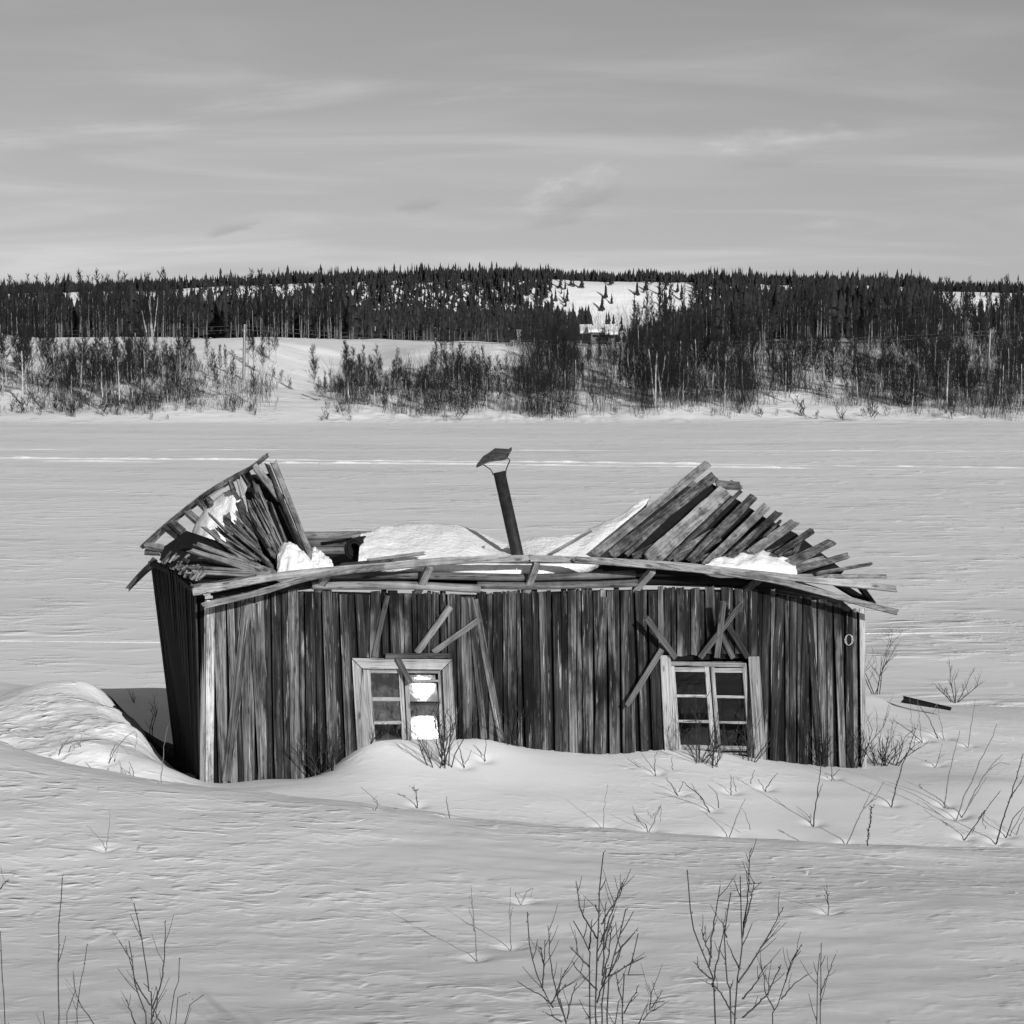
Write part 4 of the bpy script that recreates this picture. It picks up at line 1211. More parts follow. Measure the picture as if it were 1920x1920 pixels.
# name, label, base pixel, stems, radius, material, bud size
TRACED = [
 ('bare_shrub', 'spreading bare shrub at the bottom edge with a long stem out to the left', Q5(1265, 1720), tr(Q5,
   [(1265, 1720), (1265, 1620), (1190, 1530), (1130, 1410), (1080, 1290), (1060, 1160), (1046, 990)], [(1265, 1610), (1210, 1440), (1180, 1290), (1163, 1070)], [(1190, 1530), (1140, 1470), (1050, 1420), (990, 1380)],
   [(1130, 1410), (1140, 1300), (1145, 1150)], [(1270, 1590), (1290, 1490), (1325, 1385)], [(1215, 1440), (1235, 1370), (1270, 1305)], [(1240, 1610), (1145, 1555)], [(1140, 1300), (1122, 1185)], [(1180, 1510), (1220, 1440), (1265, 1408)]), 0.0055, 'twig', 1),
 ('bare_shrub', 'tallest bare shrub at the bottom centre with dense upright stems', Q5(1440, 1760), tr(Q5,
   [(1440, 1760), (1430, 1500), (1440, 1230), (1450, 920), (1465, 750), (1475, 655)], [(1440, 1140), (1390, 1060), (1345, 970), (1320, 815)], [(1462, 1060), (1540, 930), (1575, 880), (1578, 820)], [(1460, 1160), (1500, 1050), (1545, 930), (1570, 850)],
   [(1405, 1700), (1400, 1500), (1390, 1200), (1330, 1110), (1305, 1040)], [(1395, 1200), (1412, 1030)], [(1395, 1300), (1330, 1230), (1285, 1185)], [(1440, 1430), (1340, 1330), (1300, 1270)],
   [(1475, 1700), (1470, 1500), (1520, 1330), (1570, 1190), (1650, 1105)], [(1510, 1350), (1580, 1310), (1640, 1270)], [(1490, 1700), (1500, 1500), (1550, 1200), (1600, 975)], [(1450, 1000), (1425, 945)], [(1470, 1350), (1480, 1100), (1492, 930)], [(1465, 1400), (1505, 1200), (1520, 1070)],
   [(1480, 1200), (1500, 1100), (1535, 1010)], [(1440, 1500), (1480, 1380), (1560, 1250), (1580, 1170)]), 0.0062, 'twig', 1),
 ('bare_shrub', 'forked bare shrub just right of the tallest bottom shrub', Q5(1580, 1740), tr(Q5,
   [(1580, 1740), (1580, 1500), (1600, 1400), (1630, 1290), (1670, 1110)], [(1590, 1560), (1640, 1470), (1675, 1400)], [(1580, 1500), (1555, 1400), (1550, 1340)], [(1520, 1700), (1540, 1590), (1560, 1490)]), 0.0055, 'twig', 1),
 ('bare_shrub', 'low bare shrub leaning right at the bottom edge between two taller shrubs', Q5(1640, 1740), tr(Q5,
   [(1640, 1740), (1660, 1620), (1740, 1540), (1820, 1490)], [(1735, 1540), (1745, 1460), (1762, 1390)], [(1745, 1530), (1808, 1430)], [(1700, 1600), (1730, 1560), (1770, 1540)]), 0.0045, 'twig', 1),
 ('bare_shrub', 'tall many-stemmed bare shrub at the bottom right', Q6(245, 2020), tr(Q6,
   [(175, 2010), (160, 1920), (130, 1650), (65, 1500), (35, 1330), (22, 1170)], [(130, 1640), (150, 1440), (183, 1245)], [(140, 1700), (100, 1670), (55, 1620)], [(240, 2010), (235, 1920), (215, 1700), (205, 1450), (235, 1280)], [(215, 1500), (190, 1420)],
   [(255, 2010), (255, 1900), (285, 1600), (285, 1400), (280, 1200)], [(290, 1500), (320, 1250), (325, 1095), (338, 1065)], [(300, 1450), (345, 1260), (352, 1230)], [(270, 1720), (350, 1600), (440, 1450), (490, 1350)], [(275, 1650), (215, 1520)],
   [(290, 1800), (350, 1730), (398, 1640)], [(290, 1890), (400, 1790), (440, 1710), (480, 1630)], [(145, 1740), (180, 1560), (205, 1440)], [(140, 1600), (110, 1530), (92, 1460)], [(230, 1850), (170, 1750), (120, 1720)]), 0.0062, 'twig', 1),
 ('bare_shrub', 'slim forked bare shrub right of the many-stemmed bottom shrub', Q6(440, 2020), tr(Q6,
   [(435, 2020), (440, 1920), (460, 1830), (500, 1720), (550, 1570), (578, 1535)], [(480, 1800), (550, 1720), (608, 1680)], [(445, 1850), (400, 1760), (402, 1680)], [(500, 1720), (520, 1640), (560, 1560)]), 0.0050, 'twig', 1),
 ('bare_shrub', 'pair of straight bare stems at the bottom right', Q6(655, 2020), tr(Q6,
   [(650, 2020), (650, 1920), (655, 1700), (667, 1575)], [(668, 2020), (668, 1920), (673, 1700), (675, 1525)], [(668, 1780), (700, 1700), (745, 1580)]), 0.0045, 'twig', 1),
 ('bare_shrub', 'single tall bare stem in the lower left of the bank', Q4(310, 2010), tr(Q4, [(310, 2010), (308, 1800), (310, 1580), (318, 1350), (330, 1140)]), 0.0050, 'twig', 1),
 ('bare_shrub', 'thin crossing bare stems next to the tall lower-left stem', Q4(405, 2010), tr(Q4, [(400, 2010), (410, 1920), (440, 1660), (462, 1495)], [(500, 1930), (430, 1820), (400, 1750), (388, 1640)], [(345, 2010), (355, 1915), (400, 1740)], [(260, 1990), (240, 1900), (228, 1850)]), 0.0038, 'twig', 1),
 ('bare_shrub', 'open bare shrub with long arching stems at the lower left', Q4(806, 2010), tr(Q4,
   [(806, 2010), (805, 1920), (790, 1750), (765, 1560), (735, 1400), (708, 1280)], [(805, 1840), (850, 1720), (870, 1560), (876, 1370)], [(795, 1820), (720, 1700), (690, 1590), (665, 1505)], [(785, 2000), (770, 1920), (715, 1750), (700, 1600), (682, 1480)],
   [(860, 1930), (820, 1860), (800, 1800)], [(720, 1930), (690, 1850), (670, 1790)], [(800, 1900), (830, 1800), (825, 1720)]), 0.0055, 'twig', 1),
 ('bare_shrub', 'fan of short bare stems right of the open lower-left shrub', Q4(915, 2010), tr(Q4, [(880, 2010), (900, 1920), (940, 1750), (950, 1570)], [(915, 2010), (930, 1910), (960, 1830), (990, 1760)], [(940, 2010), (970, 1920), (1020, 1840), (1078, 1765)]), 0.0042, 'twig', 1),
 ('bare_shrub', 'bare stem at the far left edge of the bank', Q4(32, 2010), tr(Q4, [(34, 2010), (28, 1920), (10, 1650), (2, 1430)], [(2, 1205), (20, 1180), (44, 1155)]), 0.0045, 'twig', 1),
 ('young_sapling', 'thin grey sapling standing alone on the bank left of the tallest shrub', (893, 1795), tr(Q5, [(762, 1245), (745, 1040), (735, 930), (728, 840)], [(745, 1040), (712, 960)], [(750, 1100), (735, 1010)], [(738, 960), (722, 900)]), 0.0035, 'straw', 0),
 ('young_sapling', 'thin grey sapling in a bright melt hollow on the bank', (957, 1771), tr(Q5, [(952, 1174), (950, 1000), (952, 850)], [(952, 1060), (940, 980)], [(952, 1020), (965, 960)]), 0.0032, 'straw', 0),
 ('dry_stem', 'fine pale stem alone on the left of the bank', (198, 1591), tr(Q4, [(556, 992), (575, 900), (582, 785)]), 0.0030, 'straw', 0),
 ('dry_stem', 'feathery pale stalk on the bank below the right window', (1553, 1708), tr(Q6, [(710, 1372), (705, 1300), (700, 1240)], [(708, 1340), (690, 1290)], [(705, 1310), (716, 1275)], [(703, 1290), (688, 1255)]), 0.0035, 'twig', 1),
 ('dry_stem', 'thin folded stalk on the bank near the middle', (980, 1686), tr(Q5, [(1010, 915), (1040, 885), (1075, 855), (1064, 912)]), 0.0030, 'straw', 0),
 ('dry_stem', 'long bare stalk rising from the apron towards the right window', Q6(637, 942), tr(Q6, [(637, 942), (655, 800), (670, 690), (668, 600)], [(655, 820), (680, 750)]), 0.0065, 'twig', 0),
 ('dry_stem', 'tall leaning stalk with dark buds right of the cabin corner', Q6(1012, 855), tr(Q6, [(1012, 855), (1060, 690), (1105, 570), (1135, 480)], [(1105, 575), (1120, 590)]), 0.0070, 'twig', 2),
 ('dry_stem', 'slender upright stalk on the snow right of the budded stalk', Q6(1272, 856), tr(Q6, [(1272, 856), (1300, 700), (1330, 570), (1348, 490)]), 0.0060, 'straw', 0),
 ('dry_stem', 'long leaning stalk with a thin whip tip on the right', Q6(1328, 915), tr(Q6, [(1328, 915), (1420, 700), (1495, 545), (1530, 460)]), 0.0060, 'straw', 0),
 ('dry_stem', 'leaning stalk forked at its tip on the right', Q6(1358, 900), tr(Q6, [(1358, 900), (1450, 740), (1500, 670), (1555, 608)], [(1480, 695), (1540, 650), (1590, 658)], [(1390, 860), (1440, 780), (1480, 720)]), 0.0062, 'straw', 0),
 ('dry_stem', 'dark budded stalk near the right edge of the photo', Q6(1524, 1030), tr(Q6, [(1524, 1030), (1560, 920), (1590, 830), (1630, 700), (1655, 610)], [(1590, 830), (1640, 750), (1665, 700)]), 0.0075, 'twig', 2),
 ('dry_stem', 'cluster of leaning stalks cut by the right edge', Q6(1570, 1000), tr(Q6, [(1570, 1000), (1610, 920), (1665, 860)], [(1560, 1075), (1610, 970), (1670, 860)], [(1620, 1010), (1650, 940), (1680, 880)]), 0.0060, 'twig', 0),
 ('dry_stem', 'bent stalk with a small dark seed tangle at the right', Q6(1368, 1010), tr(Q6, [(1368, 1010), (1460, 900), (1545, 785)], [(1440, 925), (1470, 880), (1460, 930), (1475, 970)], [(1410, 990), (1420, 960)]), 0.0055, 'twig', 2),
 ('dry_stem', 'bent forked stalk on the crest below the right wall end', Q6(798, 1030), tr(Q6, [(798, 1030), (870, 890), (925, 830), (980, 740)], [(915, 840), (960, 810)], [(880, 870), (925, 780)]), 0.0055, 'straw', 0),
 ('dry_stem', 'dark upright seed spike on the crest below the right wall end', Q6(896, 1046), tr(Q6, [(896, 1046), (905, 980), (915, 900), (922, 868)]), 0.0060, 'twig', 3),
 ('dry_stem', 'thin leaning stalk on the crest below the right window', Q6(226, 996), tr(Q6, [(226, 996), (265, 910), (305, 820)], [(330, 975), (300, 890), (285, 870)]), 0.0050, 'straw', 0),
 ('dry_stem', 'pale upright stalk beyond the buried plank', Q6(1386, 566), tr(Q6, [(1386, 566), (1405, 460), (1425, 340)]), 0.0055, 'straw', 0),
 ('dry_stem', 'dark slanting stalk below the buried plank', Q6(1244, 516), tr(Q6, [(1244, 516), (1195, 430), (1142, 358)]), 0.0060, 'twig', 0),
 ('dry_stem', 'pale slanting stalk right of the dark one below the plank', Q6(1276, 526), tr(Q6, [(1276, 526), (1250, 430), (1235, 362)], [(1235, 365), (1215, 420)]), 0.0050, 'straw', 0),
 ('dry_stem', 'two pale upright stalks left of the plank end', Q6(1165, 540), tr(Q6, [(1165, 540), (1150, 440), (1142, 345)], [(1118, 500), (1112, 410), (1104, 330)]), 0.0050, 'straw', 0),
 ('dry_stem', 'dark twig lying slanted on the snow right of the cabin', Q6(1170, 540), tr(Q6, [(1170, 540), (1110, 500), (1028, 442)]), 0.0055, 'twig', 0),
 ('dry_stem', 'small broken stalk in a bright melt cup at the right', Q6(1230, 660), tr(Q6, [(1228, 658), (1250, 625), (1275, 610)], [(1245, 630), (1262, 555)]), 0.0060, 'straw', 0),
 ('dry_stem', 'short twig poking from the apron below the wall end', Q6(725, 728), tr(Q6, [(725, 728), (726, 690), (722, 650)], [(727, 715), (768, 680)]), 0.0055, 'twig', 0),
 ('dry_stem', 'short forked twig on the apron below the right window', Q6(235, 795), tr(Q6, [(235, 795), (236, 750), (234, 708)], [(262, 790), (250, 740), (246, 715)]), 0.0050, 'twig', 0),
 ('dry_stem', 'small slanted twig on the apron right of the right window', Q6(398, 775), tr(Q6, [(398, 775), (430, 735), (466, 700)], [(330, 752), (340, 710), (350, 682)]), 0.0055, 'twig', 0),
 ('dry_stem', 'arching forked stalk below the right window sill', Q6(135, 876), tr(Q6, [(135, 876), (80, 810), (0, 740)], [(95, 830), (60, 780), (40, 750)], [(175, 870), (165, 800), (122, 755)]), 0.0060, 'twig', 0),
 ('dry_stem', 'stalk pair in a melt cup between the windows', Q5(690, 160), tr(Q5, [(690, 160), (670, 90), (655, 30)], [(695, 158), (715, 120), (733, 78)]), 0.0055, 'twig', 0),
 ('dry_stem', 'single upright stalk in a melt cup between the windows', Q5(806, 122), tr(Q5, [(806, 122), (810, 70), (813, 15)], [(800, 110), (745, 50)]), 0.0050, 'twig', 0),
 ('dry_stem', 'short knobbed twig on the apron below the left window', Q5(428, 380), tr(Q5, [(428, 380), (422, 340), (416, 310)], [(416, 312), (395, 290)], [(418, 310), (437, 300)], [(416, 312), (408, 280)]), 0.0060, 'twig', 2),
 ('dry_stem', 'bent twig tangle in a bright hollow on the crest', Q5(190, 410), tr(Q5, [(190, 410), (200, 370), (175, 345), (110, 285)], [(215, 390), (180, 360), (205, 335)]), 0.0045, 'straw', 0),
 ('dry_stem', 'small lone twig on the crest below the left window', Q5(612, 452), tr(Q5, [(612, 452), (597, 400), (590, 340)]), 0.0045, 'twig', 0),
 ('dry_stem', 'faint thin stalk on the crest below the wall middle', Q5(1470, 508), tr(Q5, [(1470, 508), (1480, 400), (1500, 270)]), 0.0035, 'straw', 0),
 ('dry_stem', 'broken triangular grass stalk on the crest right of the middle', Q5(1730, 524), tr(Q5, [(1730, 524), (1770, 450), (1798, 392), (1790, 488)], [(1745, 462), (1798, 392)], [(1710, 520), (1660, 450), (1638, 395)], [(1745, 462), (1718, 415)]), 0.0050, 'straw', 0),
 ('dry_stem', 'twig fork rising below the right window corner', Q5(1768, 205), tr(Q5, [(1768, 205), (1762, 150), (1775, 90)], [(1765, 200), (1730, 150), (1690, 100)], [(1680, 178), (1640, 150), (1610, 125)], [(1865, 190), (1860, 150), (1865, 115)]), 0.0050, 'twig', 0),
 ('dry_stem', 'twisted twigs at the right side of the apron crest', Q5(1900, 320), tr(Q5, [(1900, 320), (1860, 280), (1825, 235)], [(1895, 315), (1920, 270), (1905, 250)]), 0.0055, 'twig', 0),
 ('dry_stem', 'bent grass blades on the lit face of the left drift', (116, 1412), [[(107, 1405), (130, 1383), (150, 1397), (152, 1418)], [(127, 1413), (138, 1396), (142, 1416)], [(149, 1396), (153, 1374)]], 0.0045, 'straw', 0),
 ('dry_stem', 'arched grass blade on the left drift near the shadow', (204, 1426), [[(202, 1426), (225, 1394), (247, 1375), (256, 1374), (253, 1408)], [(215, 1428), (222, 1400)]], 0.0045, 'straw', 0),
 ('dry_stem', 'tall thin stalk in front of the shaded left wall', (300, 1466), [[(300, 1466), (306, 1410), (311, 1375), (318, 1355)]], 0.0045, 'straw', 1),
 ('dry_stem', 'long pale reeds leaning against the white corner board', (332, 1432), [[(318, 1455), (345, 1410), (377, 1368)], [(336, 1428), (358, 1416), (376, 1412)], [(318, 1400), (345, 1408), (365, 1414)], [(300, 1440), (335, 1430), (372, 1425)], [(313, 1410), (318, 1400)]], 0.0055, 'straw', 0),
 ('dry_stem', 'short dark twigs on the crest left of the cabin', (254, 1457), [[(254, 1457), (247, 1440), (242, 1428)], [(227, 1452), (227, 1438)], [(243, 1450), (242, 1438)], [(170, 1440), (163, 1432), (158, 1428)], [(200, 1448), (203, 1440), (206, 1447)]], 0.0045, 'twig', 0),
]
BASES = []
for t in TRACED:
    h = hit(*t[2])
    if t[2][1] > 1900:
        d_ = G(t[2][0], 1920, 7.0 + 0.03 * (len(BASES) % 7)); h = Vector((d_.x, d_.y, gz(d_.x, d_.y)))
    BASES.append(h)
    if t[2][1] < 1900:
        MELT.append((h.x, h.y - 0.02, 0.10, 0.05))
build_ground()
# dark soil sheet added to deepen the shade along the left wall
def shade_patch():
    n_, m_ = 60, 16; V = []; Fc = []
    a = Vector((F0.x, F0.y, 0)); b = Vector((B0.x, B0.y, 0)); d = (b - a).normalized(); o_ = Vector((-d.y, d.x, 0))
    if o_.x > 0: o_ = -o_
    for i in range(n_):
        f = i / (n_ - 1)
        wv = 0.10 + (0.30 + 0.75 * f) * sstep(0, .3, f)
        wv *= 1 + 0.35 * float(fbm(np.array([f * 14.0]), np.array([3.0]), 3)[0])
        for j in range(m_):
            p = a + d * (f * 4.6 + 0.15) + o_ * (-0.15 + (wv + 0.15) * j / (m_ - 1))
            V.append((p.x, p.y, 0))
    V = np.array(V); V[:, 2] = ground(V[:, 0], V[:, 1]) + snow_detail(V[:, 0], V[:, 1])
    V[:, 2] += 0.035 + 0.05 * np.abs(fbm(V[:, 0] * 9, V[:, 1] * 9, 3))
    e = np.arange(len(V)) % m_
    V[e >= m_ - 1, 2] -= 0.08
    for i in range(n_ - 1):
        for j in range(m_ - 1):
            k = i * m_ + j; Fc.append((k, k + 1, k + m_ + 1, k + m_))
    o = obj('shade_earth', mesh_np('shade_earth', V, np.array(Fc), True), M['shade_soil']); tag(o, kind='structure')
shade_patch()
track('ski_track', [riverpt(0, 859), riverpt(960, 866), riverpt(1920, 878)], (0.0, -2.6), 0.10, 0.42, 3)
track('snowmobile_track', [riverpt(0, 1203), riverpt(300, 1204), riverpt(1640, 1189), riverpt(1920, 1184)], (0.0,), 0.035, 0.12, 9)
track('ski_track', [riverpt(0, 843), riverpt(1920, 846)], (0.0,), 0.05, 0.35, 5)

def build_traced(t, base):
    name, label, bp, stems, rad, mk, bud = t
    rr = random.Random(hash(label) % 99991 if False else sum(ord(c) for c in label))
    root = empty(name, base)
    tag(root, label, 'shrub' if 'shrub' in name else ('sapling' if 'sapling' in name else 'stalk'),
        {'bare_shrub': 'bare shrubs on the near bank', 'young_sapling': 'thin saplings on the near bank', 'dry_stem': 'dry stalks standing in the snow'}[name])
    Yb = base.y
    scale = Yb / 10.0
    ends = {}
    for k, line in enumerate(stems):
        tilt = rr.uniform(-0.22, 0.22)
        p0 = line[0]
        # branches leave from the depth of the stem they start on
        y0 = Yb
        for (q, yq) in ends.items():
            if (q[0] - p0[0]) ** 2 + (q[1] - p0[1]) ** 2 < 400: y0 = yq
        pts = []
        for (x, y) in line:
            L_ = math.hypot(x - p0[0], y - p0[1]) / F * Yb
            yy = y0 + tilt * L_
            pts.append(G(x, y, yy))
            ends[(x, y)] = yy
        if k == 0 or (line[0][1] > 1925):
            pts[0] = Vector((pts[0].x, pts[0].y, min(pts[0].z, gz(pts[0].x, pts[0].y)) - 0.05))
        pp = resample(pts, max(6, 4 * len(pts)))
        # slight crookedness at the nodes
        for i in range(1, len(pp) - 1):
            pp[i] = pp[i] + Vector((rr.gauss(0, 1), rr.gauss(0, 1), 0)) * 0.0022 * scale
        V = []; Fc = []
        r0 = rad * (0.82 if bp[1] > 1900 else 1.35) * (1.0 if k == 0 or line[0][1] > 1925 else 0.72)
        tube_into(V, Fc, [p - base for p in pp], r0, r0 * 0.42, 5)
        if bud == 1 and 'shrub' in name:      # short side shoots
            for i in range(4, len(pp) - 1):
                if rr.random() < 0.34:
                    d = (pp[i] - pp[i - 1]).normalized()
                    sd = (d * 0.9 + Vector((rr.choice((-1, 1)) * rr.uniform(.4, .9), rr.uniform(-.7, .7), rr.uniform(.1, .5)))).normalized()
                    L_ = rr.uniform(0.03, 0.11)
                    q = pp[i] - base
                    tube_into(V, Fc, [q, q + sd * L_ * 0.5, q + sd * L_ + d * L_ * 0.2], r0 * 0.45, r0 * 0.25, 4)
        if bud:
            for i in range(3, len(pp)):
                if rr.random() < (0.55 if bud == 1 else 0.8 if bud == 2 else 1.0):
                    c = pp[i] - base; d = (pp[i] - pp[i - 1]).normalized()
                    sd = Vector((rr.choice((-1, 1)), rr.uniform(-.6, .6), 0.6)).normalized()
                    for m_ in range(1 if bud < 3 else 4):
                        if bud == 3: sd = Vector((rr.uniform(-1, 1), rr.uniform(-1, 1), 0.3)).normalized()
                        bl = r0 * (2.3 if bud == 1 else 2.6 if bud == 2 else 4.0)
                        q0 = c + d * rr.uniform(-.02, .02) + sd * r0 * 0.4
                        q1 = q0 + (d + sd * 0.8).normalized() * bl
                        b = len(V); s1 = d.cross(sd).normalized() * r0 * 0.75; mid = (q0 + q1) * 0.5
                        V += [q0, mid + s1 + sd * r0 * .6, mid - s1 + sd * r0 * .6, mid - sd * r0 * .5, q1]
                        Fc += [(b, b + 1, b + 2), (b, b + 2, b + 3), (b, b + 3, b + 1), (b + 4, b + 2, b + 1), (b + 4, b + 3, b + 2), (b + 4, b + 1, b + 3)]
        obj('stem', mesh_py('stem', V, Fc, True), M[mk], root)
for t, b in zip(TRACED, BASES): build_traced(t, b)

# twiggy bushes grown by rule, for the tangles along the wall
def bush_mesh(seed, H, nstem, spread, rad, lean=(0, 0)):
    rr = random.Random(seed)
    stems = []
    def grow(p, d, L, r0, depth):
        n = 4
        pts = [p.copy()]
        for i in range(n):
            d = (d + Vector((rr.gauss(0, .10), rr.gauss(0, .10), rr.gauss(0, .06)))).normalized()
            p = p + d * (L / n); pts.append(p.copy())
        stems.append((pts, r0, r0 * 0.45))
        if depth > 0:
            for i in range(1, n + 1):
                for _ in range(rr.choice((0, 1, 1, 2))):
                    a = rr.uniform(0, 6.28)
                    sd = Vector((math.cos(a), math.sin(a), rr.uniform(0.3, 1.1))).normalized()
                    grow(pts[i], (d * 0.7 + sd * 0.8).normalized(), L * rr.uniform(.28, .5), r0 * 0.5, depth - 1)
    for k in range(nstem):
        a = rr.uniform(0, 6.28); s_ = rr.uniform(0.1, 1) * spread
        d = Vector((math.cos(a) * s_ + lean[0], math.sin(a) * s_ * 0.6 + lean[1], 1)).normalized()
        p = Vector((math.cos(a) * 0.10 * rr.random(), math.sin(a) * 0.08 * rr.random(), -0.05))
        grow(p, d, H * rr.uniform(0.6, 1.0), rad, 2)
    V = []; Fc = []
    for pts, a, b in stems: tube_into(V, Fc, pts, a, b, 3)
    return mesh_py('branches', V, Fc, True)
BUSHES = [
 ((398, 1462), 0.75, 8, 0.8, 'dense dark brush at the foot of the white corner board'), ((428, 1461), 0.55, 8, 1.0, 'low dark brush tangle just right of the white corner board'),
 ((462, 1461), 0.6, 7, 0.8, 'dark brush against the wall boards left of the first leaning batten gap'), ((515, 1459), 0.85, 6, 0.5, 'upright dark bush against the wall between corner and left window'),
 ((570, 1456), 0.8, 6, 0.6, 'dark bush on the wall base left of the snow ramp to the window'), ((612, 1450), 0.6, 5, 0.8, 'small dark brush at the foot of the snow ramp left of the window'),
 ((835, 1437), 0.95, 6, 0.55, 'bare bush standing in front of the sunlit window panes'), ((820, 1438), 0.6, 4, 0.8, 'smaller bare bush leaning left under the sunlit window'),
 ((690, 1395), 0.45, 3, 0.8, 'few twigs by the lower left corner of the left window'), ((960, 1398), 0.55, 3, 1.0, 'thin twigs on the wall right of the left window'),
 ((1310, 1430), 0.75, 6, 0.8, 'dense bush in front of the lower left panes of the right window'), ((1335, 1440), 0.55, 5, 0.9, 'crooked bush below the middle of the right window'), ((1405, 1428), 0.65, 5, 0.7, 'bare bush at the lower right corner of the right window'),
 ((1545, 1438), 0.7, 6, 0.6, 'dark bush on the wall near its right end'), ((1600, 1440), 0.85, 7, 0.5, 'dark bush at the foot of the right corner board'),
 ((1650, 1436), 0.65, 8, 0.8, 'dense bare bush just outside the right wall corner'), ((1672, 1436), 0.5, 5, 0.9, 'low bare bush right of the wall corner bush'),
 ((1640, 1296), 0.95, 4, 0.45, 'bare bush standing on the bank behind the right wall end'), ((1792, 1312), 0.5, 5, 1.6, 'low spreading bush behind the buried plank'),
 ((280, 1325), 0.55, 2, 0.5, 'dark bush in the shade behind the left wall'), ((262, 1318), 0.3, 1, 1.0, 'low brush in the shade left of the cabin'),
]
for i, (bp, H, ns, sp, lab) in enumerate(BUSHES):
    b = hit(*bp) if bp[1] > 1330 else G(bp[0], bp[1], 31.0)
    if bp[0] < 300: b = G(bp[0], bp[1], 28.5 if bp[0] > 270 else 29.5); b = Vector((b.x, b.y, gz(b.x, b.y)))
    root = empty('wall_bush', b); root.name = 'bare_bush'
    tag(root, lab, 'bush', 'bare bushes round the cabin')
    obj('branches', bush_mesh(300 + i, H, ns + (0 if bp[0] < 300 else 4 if bp[0] < 640 else 1), sp, 0.0095, (-0.15 if i % 2 else 0.1, -0.1)), M['twig'], root)

# ------------------------------------------------------------------ far bank: birches, brush, poles, houses, hill woods
def cones(P0, P1, R0, R1):
    """three-sided tapering twigs as numpy arrays -> verts, quad faces"""
    P0 = np.asarray(P0, float); P1 = np.asarray(P1, float); R0 = np.asarray(R0, float)[:, None]; R1 = np.asarray(R1, float)[:, None]
    d = P1 - P0; d /= np.maximum(np.linalg.norm(d, axis=1, keepdims=True), 1e-9)
    x = np.cross(d, np.array([0.31, 0.87, 0.2])); x /= np.maximum(np.linalg.norm(x, axis=1, keepdims=True), 1e-9)
    y = np.cross(d, x)
    n = len(P0); V = np.empty((n, 6, 3))
    for k in range(3):
        a = 2 * math.pi * k / 3
        e = x * math.cos(a) + y * math.sin(a)
        V[:, k] = P0 + e * R0; V[:, 3 + k] = P1 + e * R1
    base = (np.arange(n) * 6)[:, None]
    Fc = np.concatenate([base + np.array([[0, 1, 4, 3]]), base + np.array([[1, 2, 5, 4]]), base + np.array([[2, 0, 3, 5]])])
    return V.reshape(-1, 3), Fc
def birch_arrays(seed, H, dense=1.0, multi=1, width=0.22, r_tr=0.05, twig=0.0072, low=0.18, sub=7, tw=7):
    rr = np.random.default_rng(seed)
    tr0, tr1, ta, tb = [], [], [], []
    b0, b1, ba, bb = [], [], [], []
    for m in range(multi):
        lean = rr.normal(0, 0.04 if multi == 1 else 0.09, 2)
        nseg = 7; p = np.array([rr.normal(0, .12), rr.normal(0, .12), -0.3]) if multi > 1 else np.array([0, 0, -0.3])
        pts = [p]
        h = H * (1 if m == 0 else rr.uniform(.65, 1))
        for i in range(nseg):
            p = p + np.array([lean[0] + rr.normal(0, .035), lean[1] + rr.normal(0, .035), 1.0]) * (h + 0.3) / nseg
            pts.append(p)
        pts = np.array(pts)
        for i in range(nseg):
            f0 = i / nseg; f1 = (i + 1) / nseg
            if f0 < 0.64:
                tr0.append(pts[i]); tr1.append(pts[i + 1]); ta.append(r_tr * (1 - .8 * f0)); tb.append(r_tr * (1 - .8 * f1))
            else:
                b0.append(pts[i]); b1.append(pts[i + 1]); ba.append(r_tr * (1 - .85 * f0)); bb.append(r_tr * (1 - .85 * f1))
        nb = int(46 * dense / (multi ** 0.5))
        for k in range(nb):
            f = low + (1 - low) * rr.random() ** 0.85
            q = f * nseg; i = min(nseg - 1, int(q)); s = pts[i] + (pts[i + 1] - pts[i]) * (q - i)
            a = rr.uniform(0, 6.283); L = h * width * (1.15 - f * 0.85) * rr.uniform(.6, 1.2)
            up = rr.uniform(1.0, 2.4)
            d = np.array([math.cos(a), math.sin(a), up]); d /= np.linalg.norm(d)
            e = s + d * L + np.array([0, 0, L * 0.15])
            b0.append(s); b1.append(e); ba.append(twig * 1.7); bb.append(twig * 0.9)
            for j in range(sub):
                g = rr.uniform(.2, 1); s2 = s + (e - s) * g
                d2 = d + rr.normal(0, .45, 3) + np.array([0, 0, .25]); d2 /= np.linalg.norm(d2)
                L2 = L * rr.uniform(.25, .5); e2 = s2 + d2 * L2
                b0.append(s2); b1.append(e2); ba.append(twig); bb.append(twig * .6)
                for t in range(tw):
                    g3_ = rr.uniform(.2, 1); s3 = s2 + (e2 - s2) * g3_
                    d3 = d2 + rr.normal(0, .5, 3); d3 /= np.linalg.norm(d3)
                    b0.append(s3); b1.append(s3 + d3 * L2 * rr.uniform(.3, .7)); ba.append(twig * .7); bb.append(twig * .35)
    return cones(tr0, tr1, ta, tb), cones(b0, b1, ba, bb)
protos = []
for k in range(9):
    multi = 1 if k < 6 else 4
    t_, c_ = birch_arrays(900 + k, 5.0, dense=1.0 if k % 2 else 1.35, multi=multi, width=0.20 if k < 3 else 0.26, r_tr=0.085 if k < 6 else 0.07, low=0.12 + 0.1 * (k % 3))
    tm = mesh_np('trunk', *t_); tm.materials.append(M['bark'])
    cm = mesh_np('crown', *c_); cm.materials.append(M['crown'])
    protos.append((tm, cm))
shrubp = []
for k in range(4):
    _, c_ = birch_arrays(950 + k, 1.6, dense=0.28, multi=5, width=0.55, low=0.02, twig=0.010, sub=3, tw=2)
    cm = mesh_np('branches', *c_); cm.materials.append(M['crown']); shrubp.append(cm)
rr = random.Random(21)
